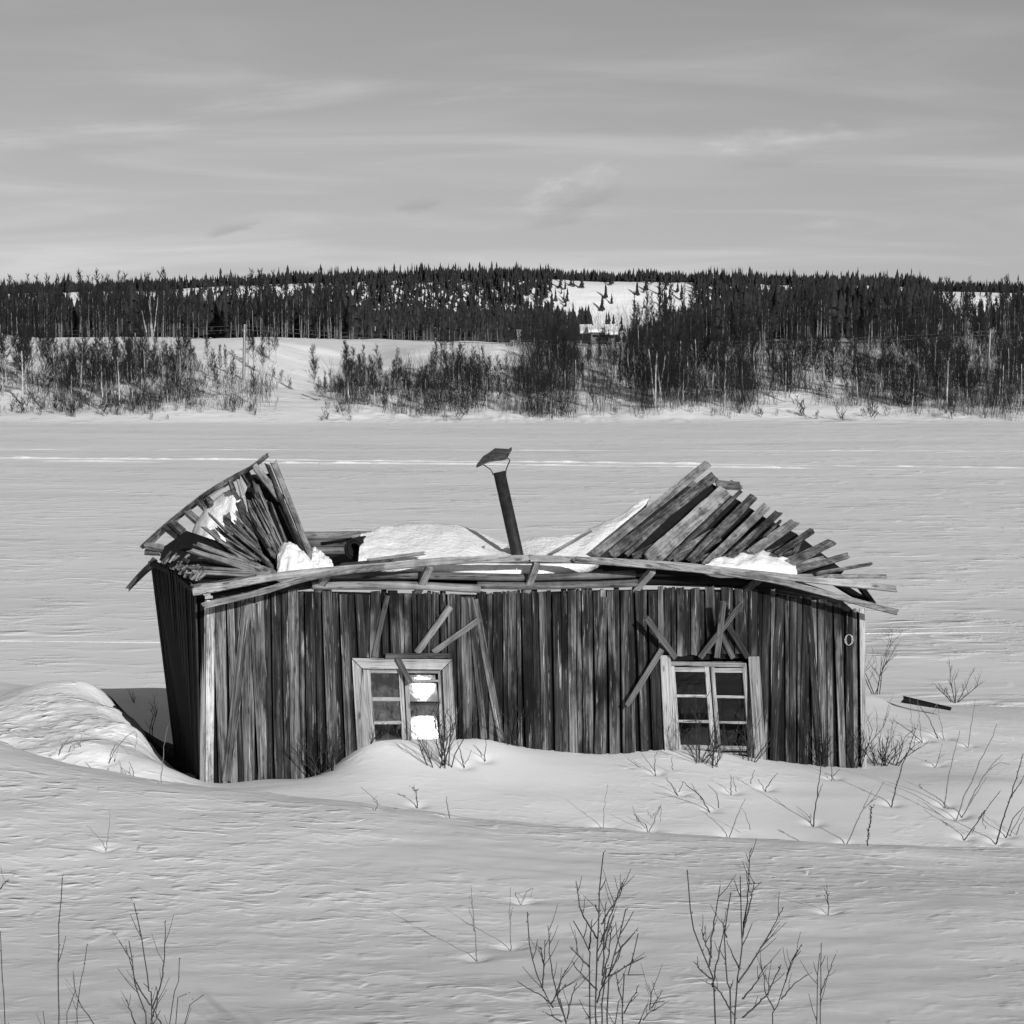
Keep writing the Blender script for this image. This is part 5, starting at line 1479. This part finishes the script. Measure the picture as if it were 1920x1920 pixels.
def far_point(px, Y):
    x = (px - 960) / F * Y / 1.0 * (1.0 / CP) * 0 + (px - 960) / F * Y
    return Vector((x, Y, float(far_h(np.array([x]), np.array([Y]))[0])))
def birch(px, Y, H, k, label, group=None, lean=0.0, name='birch_tree'):
    p = far_point(px, Y)
    root = empty(name, p)
    s = H / 5.0
    rot = rr.uniform(0, 6.28); wx = s * rr.uniform(.85, 1.15)
    for me, nm in zip(protos[k], ('trunk', 'crown')):
        o = bpy.data.objects.new(nm, me); link(o, root)
        o.scale = (wx, wx, s); o.rotation_euler = (0, lean, rot) if not lean else (rr.uniform(-.03, .03), lean, 0)
    tag(root, label, 'birch', group)
    return root
def stand(n, x0, x1, Y0, Y1, H0, H1, label, group, ks=(0, 1, 2, 3, 4, 5), shape=None):
    for i in range(n):
        px = x0 + (x1 - x0) * (i + rr.random()) / n
        Y = Y0 + (Y1 - Y0) * rr.random() ** 1.2
        h = rr.uniform(H0, H1)
        if shape: h *= shape(px)
        if abs(px - 1850) < 15 and Y < 198 or abs(px - 459) < 10 and Y < 200: continue
        birch(px, Y, h, rr.choice(ks), label, group)
# left bank
birch(82, 176, 6.6, 3, 'pale-trunked birch leaning right at the left bank edge', lean=0.10)
birch(45, 178, 7.2, 1, 'tall straight birch nearest the left edge of the far bank')
birch(150 / 3.0, 182, 6.0, 4, 'second pale birch in the sparse left bank stand')
stand(9, 0, 112, 178, 205, 5.2, 7.5, 'slender bare birch in the sparse stand at the far left bank', 'sparse birches on the far left bank')
stand(46, 120, 368, 174, 210, 3.0, 6.4, 'bare birch in the dense left thicket across the river', 'birches of the dense left thicket', shape=lambda x: 0.8 + 0.35 * math.exp(-((x - 220) / 80) ** 2))
stand(10, 385, 478, 178, 200, 2.8, 4.6, 'small bare birch left of the snowy ramp below the left power pole', 'small birches left of the snowy ramp')
stand(7, 460, 520, 205, 222, 2.8, 4.2, 'bare birch on the bank crest right of the left power pole', 'birches on the crest by the left power pole')
birch(592, 196, 4.6, 4, 'lone bare birch standing on the open snowy ramp')
birch(612, 186, 2.6, 0, 'small thin birch beside the lone birch on the ramp')
stand(7, 595, 645, 178, 190, 1.6, 2.8, 'sapling birch at the foot of the snowy ramp', 'sapling birches below the ramp')
stand(58, 645, 1000, 174, 206, 2.4, 5.2, 'bare young birch in the wide middle thicket across the river', 'young birches of the middle thicket', shape=lambda x: 0.82 + 0.2 * math.sin(x * 0.031))
stand(62, 1000, 1400, 174, 220, 4.4, 7.6, 'bare birch in the tall dark thicket right of the middle', 'birches of the tall right-middle thicket', shape=lambda x: 0.85 + 0.2 * math.exp(-((x - 1270) / 90) ** 2) - 0.42 * math.exp(-((x - 1130) / 50) ** 2))
birch(1232, 178, 7.2, 6, 'many-stemmed pale birch clump at the bank edge of the tall thicket')
birch(1360, 178, 6.8, 1, 'pair-like pale birch at the right end of the tall thicket')
birch(1473, 180, 5.4, 3, 'single pale birch on the snow right of the tall thicket')
birch(1520, 192, 5.0, 2, 'pale birch leaning right on the right bank slope', lean=0.16)
birch(1718, 180, 3.6, 2, 'thin crooked birch leaning left by the right bank edge', lean=-0.14)
stand(30, 1400, 1700, 180, 226, 3.6, 6.6, 'bare birch on the open right bank slope', 'birches on the open right bank slope')
stand(42, 1690, 1930, 175, 220, 3.8, 7.0, 'bare birch in the thicket round the right power pole', 'birches round the right power pole')
# brush at the water's edge
for i in range(84):
    px = rr.uniform(-10, 1930); Y = rr.uniform(167.5, 177)
    if 480 < px < 560: continue
    p = far_point(px, Y)
    o = bpy.data.objects.new('bank_shrub', rr.choice(shrubp)); link(o); o.location = p
    s = rr.choice((.3, .45, .6, 1.0)) * rr.uniform(.8, 1.2); o.scale = (s * 1.2, s * 1.2, s); o.rotation_euler = (0, 0, rr.uniform(0, 6.28))
    tag(o, 'low bare shrub along the far river edge', 'shrub', 'low shrubs along the far river edge')
for px, Y in ((527, 206), (515, 208), (545, 203), (640, 195)):
    p = far_point(px, Y)
    o = bpy.data.objects.new('ramp_shrub', rr.choice(shrubp)); link(o); o.location = p; o.scale = (.8, .8, .8); o.name = 'low_shrub'
    tag(o, 'low dark shrub on the snowy ramp near the lone birch', 'shrub', 'low shrubs on the snowy ramp')

# undergrowth between the birches, uncountable
def mass(name, mat_pairs, label, kind='stuff'):
    Vs = []; Fs = []; mi = []; off = 0
    for (V_, F_), m_ in mat_pairs:
        Vs.append(V_); Fs.append(F_ + off); mi.append(np.full(len(F_), m_, dtype=np.int32)); off += len(V_)
    me = mesh_np(name, np.concatenate(Vs), np.concatenate(Fs))
    me.polygons.foreach_set('material_index', np.concatenate(mi))
    o = obj(name, me, None); tag(o, label, None, None, kind)
    return o
def thicket():
    r_ = np.random.default_rng(31)
    b0 = []; 
    for x0, x1, Y0, Y1, n, h in ((120, 370, 171, 215, 5400, 2.8), (0, 115, 171, 205, 700, 1.6), (380, 500, 171, 200, 1000, 1.8), (645, 1000, 171, 208, 6400, 2.8), (1000, 1400, 171, 226, 11500, 3.6), (1400, 1700, 177, 230, 7800, 2.6), (1690, 1930, 172, 224, 7800, 3.0), (1380, 1930, 226, 245, 2400, 3.0), (960, 1400, 226, 245, 2000, 3.4)):
        w_ = x1 - x0
        px = r_.uniform(x0 - 14, x1 + 14, n) + r_.normal(0, 7, n); Y = r_.uniform(Y0, Y1, n); X = (px - 960) / F * Y
        Y = Y + 5 * (fbm(X * 0.25, X * 0 + 9.0, 3) + 0.1); clump = fbm(X * 0.55 + 40, Y * 0.35, 3) + 0.5
        k = r_.random(n) < np.clip(clump * 2.8 - 0.62, 0.03, 1)
        if x0 == 960 or x0 == 1000: k &= ~((np.abs(px - 1130) < 50) & (r_.random(n) < .7))
        X, Y, clump = X[k], Y[k], clump[k]
        b0.append(np.stack([X, Y, far_h(X, Y) - 0.1, h * r_.uniform(.2, 1.0, k.sum()) * (0.15 + 1.5 * np.clip(clump, .05, 1)) * (0.75 + 0.9 * fbm(px[k] * 0.018, px[k] * 0 + 4.0, 2))], 1))
    b0 = np.concatenate(b0); n = len(b0)
    P0 = b0[:, :3]; L = b0[:, 3:4]
    d = np.stack([r_.normal(0, .22, n), r_.normal(0, .22, n), np.ones(n)], 1)
    P1 = P0 + d * L
    A = [P0]; B = [P1]; R0 = [np.full(n, .012)]; R1 = [np.full(n, .005)]
    for k in range(3):
        f = r_.uniform(.3, 1, (n, 1)); s = P0 + (P1 - P0) * f
        dd_ = d + r_.normal(0, .45, (n, 3)); A.append(s); B.append(s + dd_ * L * r_.uniform(.15, .4, (n, 1))); R0.append(np.full(n, .008)); R1.append(np.full(n, .004))
    V_, F_ = cones(np.concatenate(A), np.concatenate(B), np.concatenate(R0), np.concatenate(R1))
    o = mass('undergrowth', [((V_, F_), 0)], 'bare willow undergrowth between the birches on the far bank')
    o.data.materials.append(M['brush'])
thicket()

# wood along the terrace and up the hill: reads as one mass
def conifer_arrays(pos, H, W_, seed, layers=5, sides=6):
    r_ = np.random.default_rng(seed)
    n = len(pos); Vs = []; Fs = []; off = 0
    for l in range(layers):
        f0 = 0.10 + 0.80 * l / layers; f1 = min(1.0, f0 + 0.34)
        rad = W_ * (1 - f0 * 0.92)
        ang = r_.uniform(0, 6.28, (n, 1)) + np.arange(sides)[None] * 2 * math.pi / sides
        rj = rad[:, None] * r_.uniform(.25, 1.35, (n, sides))
        V_ = np.empty((n, sides + 1, 3))
        V_[:, :sides, 0] = pos[:, 0:1] + np.cos(ang) * rj; V_[:, :sides, 1] = pos[:, 1:2] + np.sin(ang) * rj
        V_[:, :sides, 2] = pos[:, 2:3] + H[:, None] * (f0 + r_.uniform(-.05, .05, (n, sides)))
        V_[:, sides] = np.stack([pos[:, 0], pos[:, 1], pos[:, 2] + H * f1], 1)
        base = (np.arange(n) * (sides + 1))[:, None] + off
        for k in range(sides):
            Fs.append(np.concatenate([base + k, base + (k + 1) % sides, base + sides], 1))
        Vs.append(V_.reshape(-1, 3)); off += n * (sides + 1)
    # bare stem below
    return np.concatenate(Vs), np.concatenate(Fs)
def scatter(n, x0, x1, Y0, Y1, seed, keep=None):
    r_ = np.random.default_rng(seed)
    px = r_.uniform(x0, x1, n); Y = np.sqrt(r_.uniform(Y0 ** 2, Y1 ** 2, n)); X = (px - 960) / F * Y
    if keep is not None:
        k = keep(px, Y, r_); px, Y, X = px[k], Y[k], X[k]
    return px, np.stack([X, Y, far_h(X, Y)], 1), r_
def hillwood():
    parts = []
    # ridge top
    px, pos, r_ = scatter(9000, -450, 2370, 896, 965, 41)
    H = r_.uniform(3.2, 6.2, len(pos)) * (1.0 + 0.3 * fbm(px * 0.02, px * 0 + 1.0, 3)); parts.append(conifer_arrays(pos, H, (0.5 + H * 0.1) * r_.uniform(.7, 1.5, len(pos)), 1, 4, 5))
    # slope, thin over the two open snow faces
    def keep(px, Y, r_):
        vv = np.clip(905 - Y, 0, 80) * 0.95; open1 = ((px > 1035 + vv) & (px < 1335 - vv * 1.2)) | ((px > 1765) & (px < 1850)); open2 = (px > 610) & (px < 985)
        f = np.where(open1 & (Y > 650), 0.0, np.where((Y > 845) & open2, 1.0, 1.0))
        return r_.random(len(px)) < f
    px, pos, r_ = scatter(4200, -500, 2420, 640, 900, 42, keep)
    H = r_.uniform(5, 9.5, len(pos)); parts.append(conifer_arrays(pos, H, H * r_.uniform(.14, .22, len(pos)), 2, 4))
    px, pos, r_ = scatter(950, 590, 1035, 828, 898, 47)
    H = r_.uniform(3.5, 8.5, len(pos)); parts.append(conifer_arrays(pos, H, (0.4 + H * .09) * r_.uniform(.6, 1.3, len(pos)), 7, 5))
    px, pos, r_ = scatter(260, 1300, 1420, 838, 897, 48)
    H = r_.uniform(5, 9, len(pos)); parts.append(conifer_arrays(pos, H, (0.4 + H * .09) * r_.uniform(.6, 1.3, len(pos)), 8, 5))
    # terrace wood, left and right
    px, pos, r_ = scatter(900, -300, 660, 318, 420, 43)
    H = r_.uniform(6.5, 9.8, len(pos)); parts.append(conifer_arrays(pos, H, H * r_.uniform(.13, .24, len(pos)), 3, 6))
    px, pos, r_ = scatter(420, 600, 1330, 330, 520, 44, lambda px, Y, r_: ~((px > 1040) & (px < 1200) & (r_.random(len(px)) < .6)))
    H = r_.uniform(4.2, 6.6, len(pos)) * (1 - 0.5 * np.exp(-((px - 1165) / 75) ** 2)); parts.append(conifer_arrays(pos, H, H * r_.uniform(.15, .22, len(pos)), 4, 6))
    px, pos, r_ = scatter(1100, 1290, 2300, 320, 560, 45, lambda px, Y, r_: ~((px > 1740) & (px < 1870) & (Y > 330) & (r_.random(len(px)) < .85)))
    H = r_.uniform(8, 12.0, len(pos)) * np.interp(px, [1290, 1350, 1450, 1720, 1780, 1850, 1920, 2300], [.55, .8, 1, 1, .6, .7, .9, .9]); parts.append(conifer_arrays(pos, H, H * r_.uniform(.14, .2, len(pos)), 5, 6))
    Vs = []; Fs = []; off = 0
    for V_, F_ in parts: Vs.append(V_); Fs.append(F_ + off); off += len(V_)
    o = obj('conifer_wood', mesh_np('conifer_wood', np.concatenate(Vs), np.concatenate(Fs)), M['needle'])
    tag(o, 'dark conifer wood covering the terrace and the ridge', None, None, 'stuff')
hillwood()
def birchwood():
    t_all = []; 
    r_ = np.random.default_rng(51)
    lib = [birch_arrays(700 + k, 8.0, dense=1.1, width=0.17, r_tr=0.075, twig=0.022, low=0.30, sub=3, tw=1) for k in range(5)]
    px = np.concatenate([r_.uniform(-60, 640, 170), r_.uniform(600, 1060, 70), r_.uniform(1180, 1980, 130), r_.uniform(1300, 1980, 60)])
    Y = np.concatenate([r_.uniform(284, 322, 170), r_.uniform(288, 325, 70), r_.uniform(270, 330, 130), r_.uniform(252, 285, 60)])
    H = np.concatenate([r_.uniform(6.5, 10.6, 170), r_.uniform(3.6, 6.2, 70), r_.uniform(6.0, 10.0, 130), r_.uniform(4, 7, 60)])
    X = (px - 960) / F * Y; Z = far_h(X, Y)
    for i in range(len(px)):
        (tv, tf), (cv, cf) = lib[int(r_.integers(5))]
        s = H[i] / 8.0; a = r_.uniform(0, 6.28); c_, s_ = math.cos(a), math.sin(a)
        Rm = np.array([[c_, -s_, 0], [s_, c_, 0], [0, 0, 1]])
        w_ = s * r_.uniform(.8, 1.2)
        for (v_, f_), m_ in (((tv, tf), 0), ((cv, cf), 1)):
            t_all.append((((v_ @ Rm.T) * np.array([w_, w_, s]) + np.array([X[i], Y[i], Z[i]]), f_), m_))
    o = mass('birch_wood', t_all, 'birch wood with pale trunks along the hay terrace')
    o.data.materials.append(M['bark_grey']); o.data.materials.append(M['crown'])
birchwood()
# scattered young pines on the two open snow slopes: these can be counted
def conifer_mesh(seed):
    V_, F_ = conifer_arrays(np.array([[0., 0., 0.]]), np.array([1.0]), np.array([0.17]), seed, 6, 7)
    me = mesh_np('needles', V_, F_); me.materials.append(M['needle'])
    return me
pinelib = [conifer_mesh(60 + k) for k in range(4)]
tv, tf = cones([[0, 0, -.1]], [[0, 0, .9]], [.02], [.004]); ptrunk = mesh_np('trunk', tv, tf); ptrunk.materials.append(M['twig'])
def pine(px, Y, H, label, group):
    p = far_point(px, Y); root = empty('pine_tree', p)
    for me, nm in ((ptrunk, 'trunk'), (rr.choice(pinelib), 'crown')):
        o = bpy.data.objects.new(nm, me); link(o, root); o.scale = (H, H, H); o.rotation_euler = (0, 0, rr.uniform(0, 6.28))
    tag(root, label, 'pine', group)
for i in range(40): pine(rr.uniform(1050, 1330), rr.uniform(846, 893), rr.uniform(3.5, 8.5), 'small pine scattered on the bright open snow slope', 'pines on the bright open slope')
for i in range(24): pine(rr.uniform(615, 985), rr.uniform(840, 893), rr.uniform(3.5, 8), 'small pine on the left snow slope below the ridge', 'pines on the left snow slope')
for i in range(16): pine(rr.uniform(1768, 1852), rr.uniform(845, 893), rr.uniform(3.5, 7), 'small pine on the small snow slope at the right', 'pines on the right snow slope')
pine(240, 290, 6.6, 'single dark spruce at the edge of the left terrace wood', None)
birch(290, 284, 9.5, 7, 'broad bare birch at the edge of the left terrace wood')

# power poles and wires
def pole(px, ytop, Y, label):
    p = far_point(px, Y); top = G(px, ytop, Y)
    root = empty('power_pole', p); h = top.z - p.z
    tv, tf = cones([[0, 0, -.5]], [[0.03 * h, 0, h]], [.19], [.15])
    o = obj('post', mesh_np('post', tv, tf), M['pole'], root)
    for dz, sx_ in ((-.25, .22), (-.7, .22), (-.7, -.22)):
        V = []; Fc = []
        c = Vector((0.03 * h, 0, h + dz))
        tube_into(V, Fc, [c, c + Vector((sx_, -.02, 0)), c + Vector((sx_, -.02, .18))], .025, .04, 5)
        obj('insulator', mesh_py('insulator', V, Fc), M['pole'], root)
    tag(root, label, 'power pole', 'power poles on the far bank')
    return top
pa = pole(458, 608, 200, 'grey power pole on the left bank above the ramp')
pb = pole(1850, 618, 198, 'grey power pole among the birches at the right edge')
for k, (dz, dx) in enumerate(((-.15, .2), (-.55, .2), (-.55, -.2))):
    for seg, (a, b) in enumerate(((pa, pb), (pb, pb + Vector((45, -2, -.3))), (pa + Vector((-70, 3, -.5)), pa))):
        pts = []
        for i in range(15):
            f = i / 14; q = a.lerp(b, f); pts.append(q + Vector((dx, 0, dz - 4 * f * (1 - f) * (1.4 if seg == 0 else 0.5))))
        V = []; Fc = []
        org = pts[0].copy()
        tube_into(V, Fc, [p - org for p in pts], .022, .022, 3)
        o = obj('power_line', mesh_py('power_line', V, Fc), M['wire'], None, org)
        tag(o, ('thin power line strung between the two far poles', 'thin power line leaving the right pole', 'thin power line leaving the left pole')[seg], 'power line', ('power lines between the poles', 'power lines right of the right pole', 'power lines left of the left pole')[seg])

# snow-roofed farmhouse and shed among the trees
def house(name, label, x0, x1, yeave, yridge, ybase, Y, depth, win):
    c = G((x0 + x1) / 2, ybase, Y); root = empty(name, c)
    w2 = (x1 - x0) / 2 / F * Y; he = (ybase - yeave) / F * Y; hr = (ybase - yridge) / F * Y
    V = [(-w2, 0, 0), (w2, 0, 0), (w2, depth, 0), (-w2, depth, 0), (-w2, 0, he), (w2, 0, he), (w2, depth, he), (-w2, depth, he), (-w2, depth / 2, hr), (w2, depth / 2, hr)]
    Fc = [(0, 1, 5, 4), (1, 2, 6, 9, 5), (2, 3, 7, 6), (3, 0, 4, 8, 7)]
    V = [(x, y, z - (4 if i < 4 else 0)) for i, (x, y, z) in enumerate(V)]
    obj('wall', mesh_py('wall', V, Fc), M['house_wall'], root)
    V = []; Fc = []
    o_ = 0.35
    for k in (0, 1):
        s = 1 if k == 0 else -1
        ye = -o_ if k == 0 else depth + o_; ym = depth / 2
        b = len(V)
        V += [(-w2 - o_, ye, he - .1), (w2 + o_, ye, he - .1), (w2 + o_, ym, hr), (-w2 - o_, ym, hr), (-w2 - o_, ye, he + .25), (w2 + o_, ye, he + .25), (w2 + o_, ym, hr + .35), (-w2 - o_, ym, hr + .35)]
        Fc += [(b, b + 1, b + 2, b + 3), (b + 4, b + 5, b + 6, b + 7), (b, b + 1, b + 5, b + 4), (b + 1, b + 2, b + 6, b + 5), (b + 3, b, b + 4, b + 7)]
    ro = obj('snowy_roof', mesh_py('snowy_roof', V, Fc), M['lump'], root)
    for wx in win:
        V = []; Fc = []
        x_ = wx * w2
        for dx, dz in ((-.35, .3), (.35, .3), (.35, .75), (-.35, .75)): V.append((x_ + dx, -.03, he * .25 + dz * he * .6))
        for dx, dz in ((-.35, .3), (.35, .3), (.35, .75), (-.35, .75)): V.append((x_ + dx, .05, he * .25 + dz * he * .6))
        Fc = [(0, 1, 2, 3), (0, 4, 5, 1), (1, 5, 6, 2), (2, 6, 7, 3), (3, 7, 4, 0)]
        obj('window', mesh_py('window', V, Fc), M['dark_felt'], root)
    tag(root, label, 'house', 'snow-roofed houses among the far trees')
house('farmhouse', 'far farmhouse with long white snow roof among the trees', 1108, 1140, 622, 615, 640, 250, 5.0, (-.5, .4))
house('gabled_house', 'small far house with bright snow roof at the left of the farmhouse', 1093, 1106, 624, 613, 640, 252, 4.0, ())
house('shed', 'tiny far shed with snow roof right of the farmhouse', 1140, 1153, 626, 613, 640, 248, 4.0, (0.0,))
for o in bpy.data.objects:
    if o.name.startswith('gabled_house'): o.name = 'farmhouse'
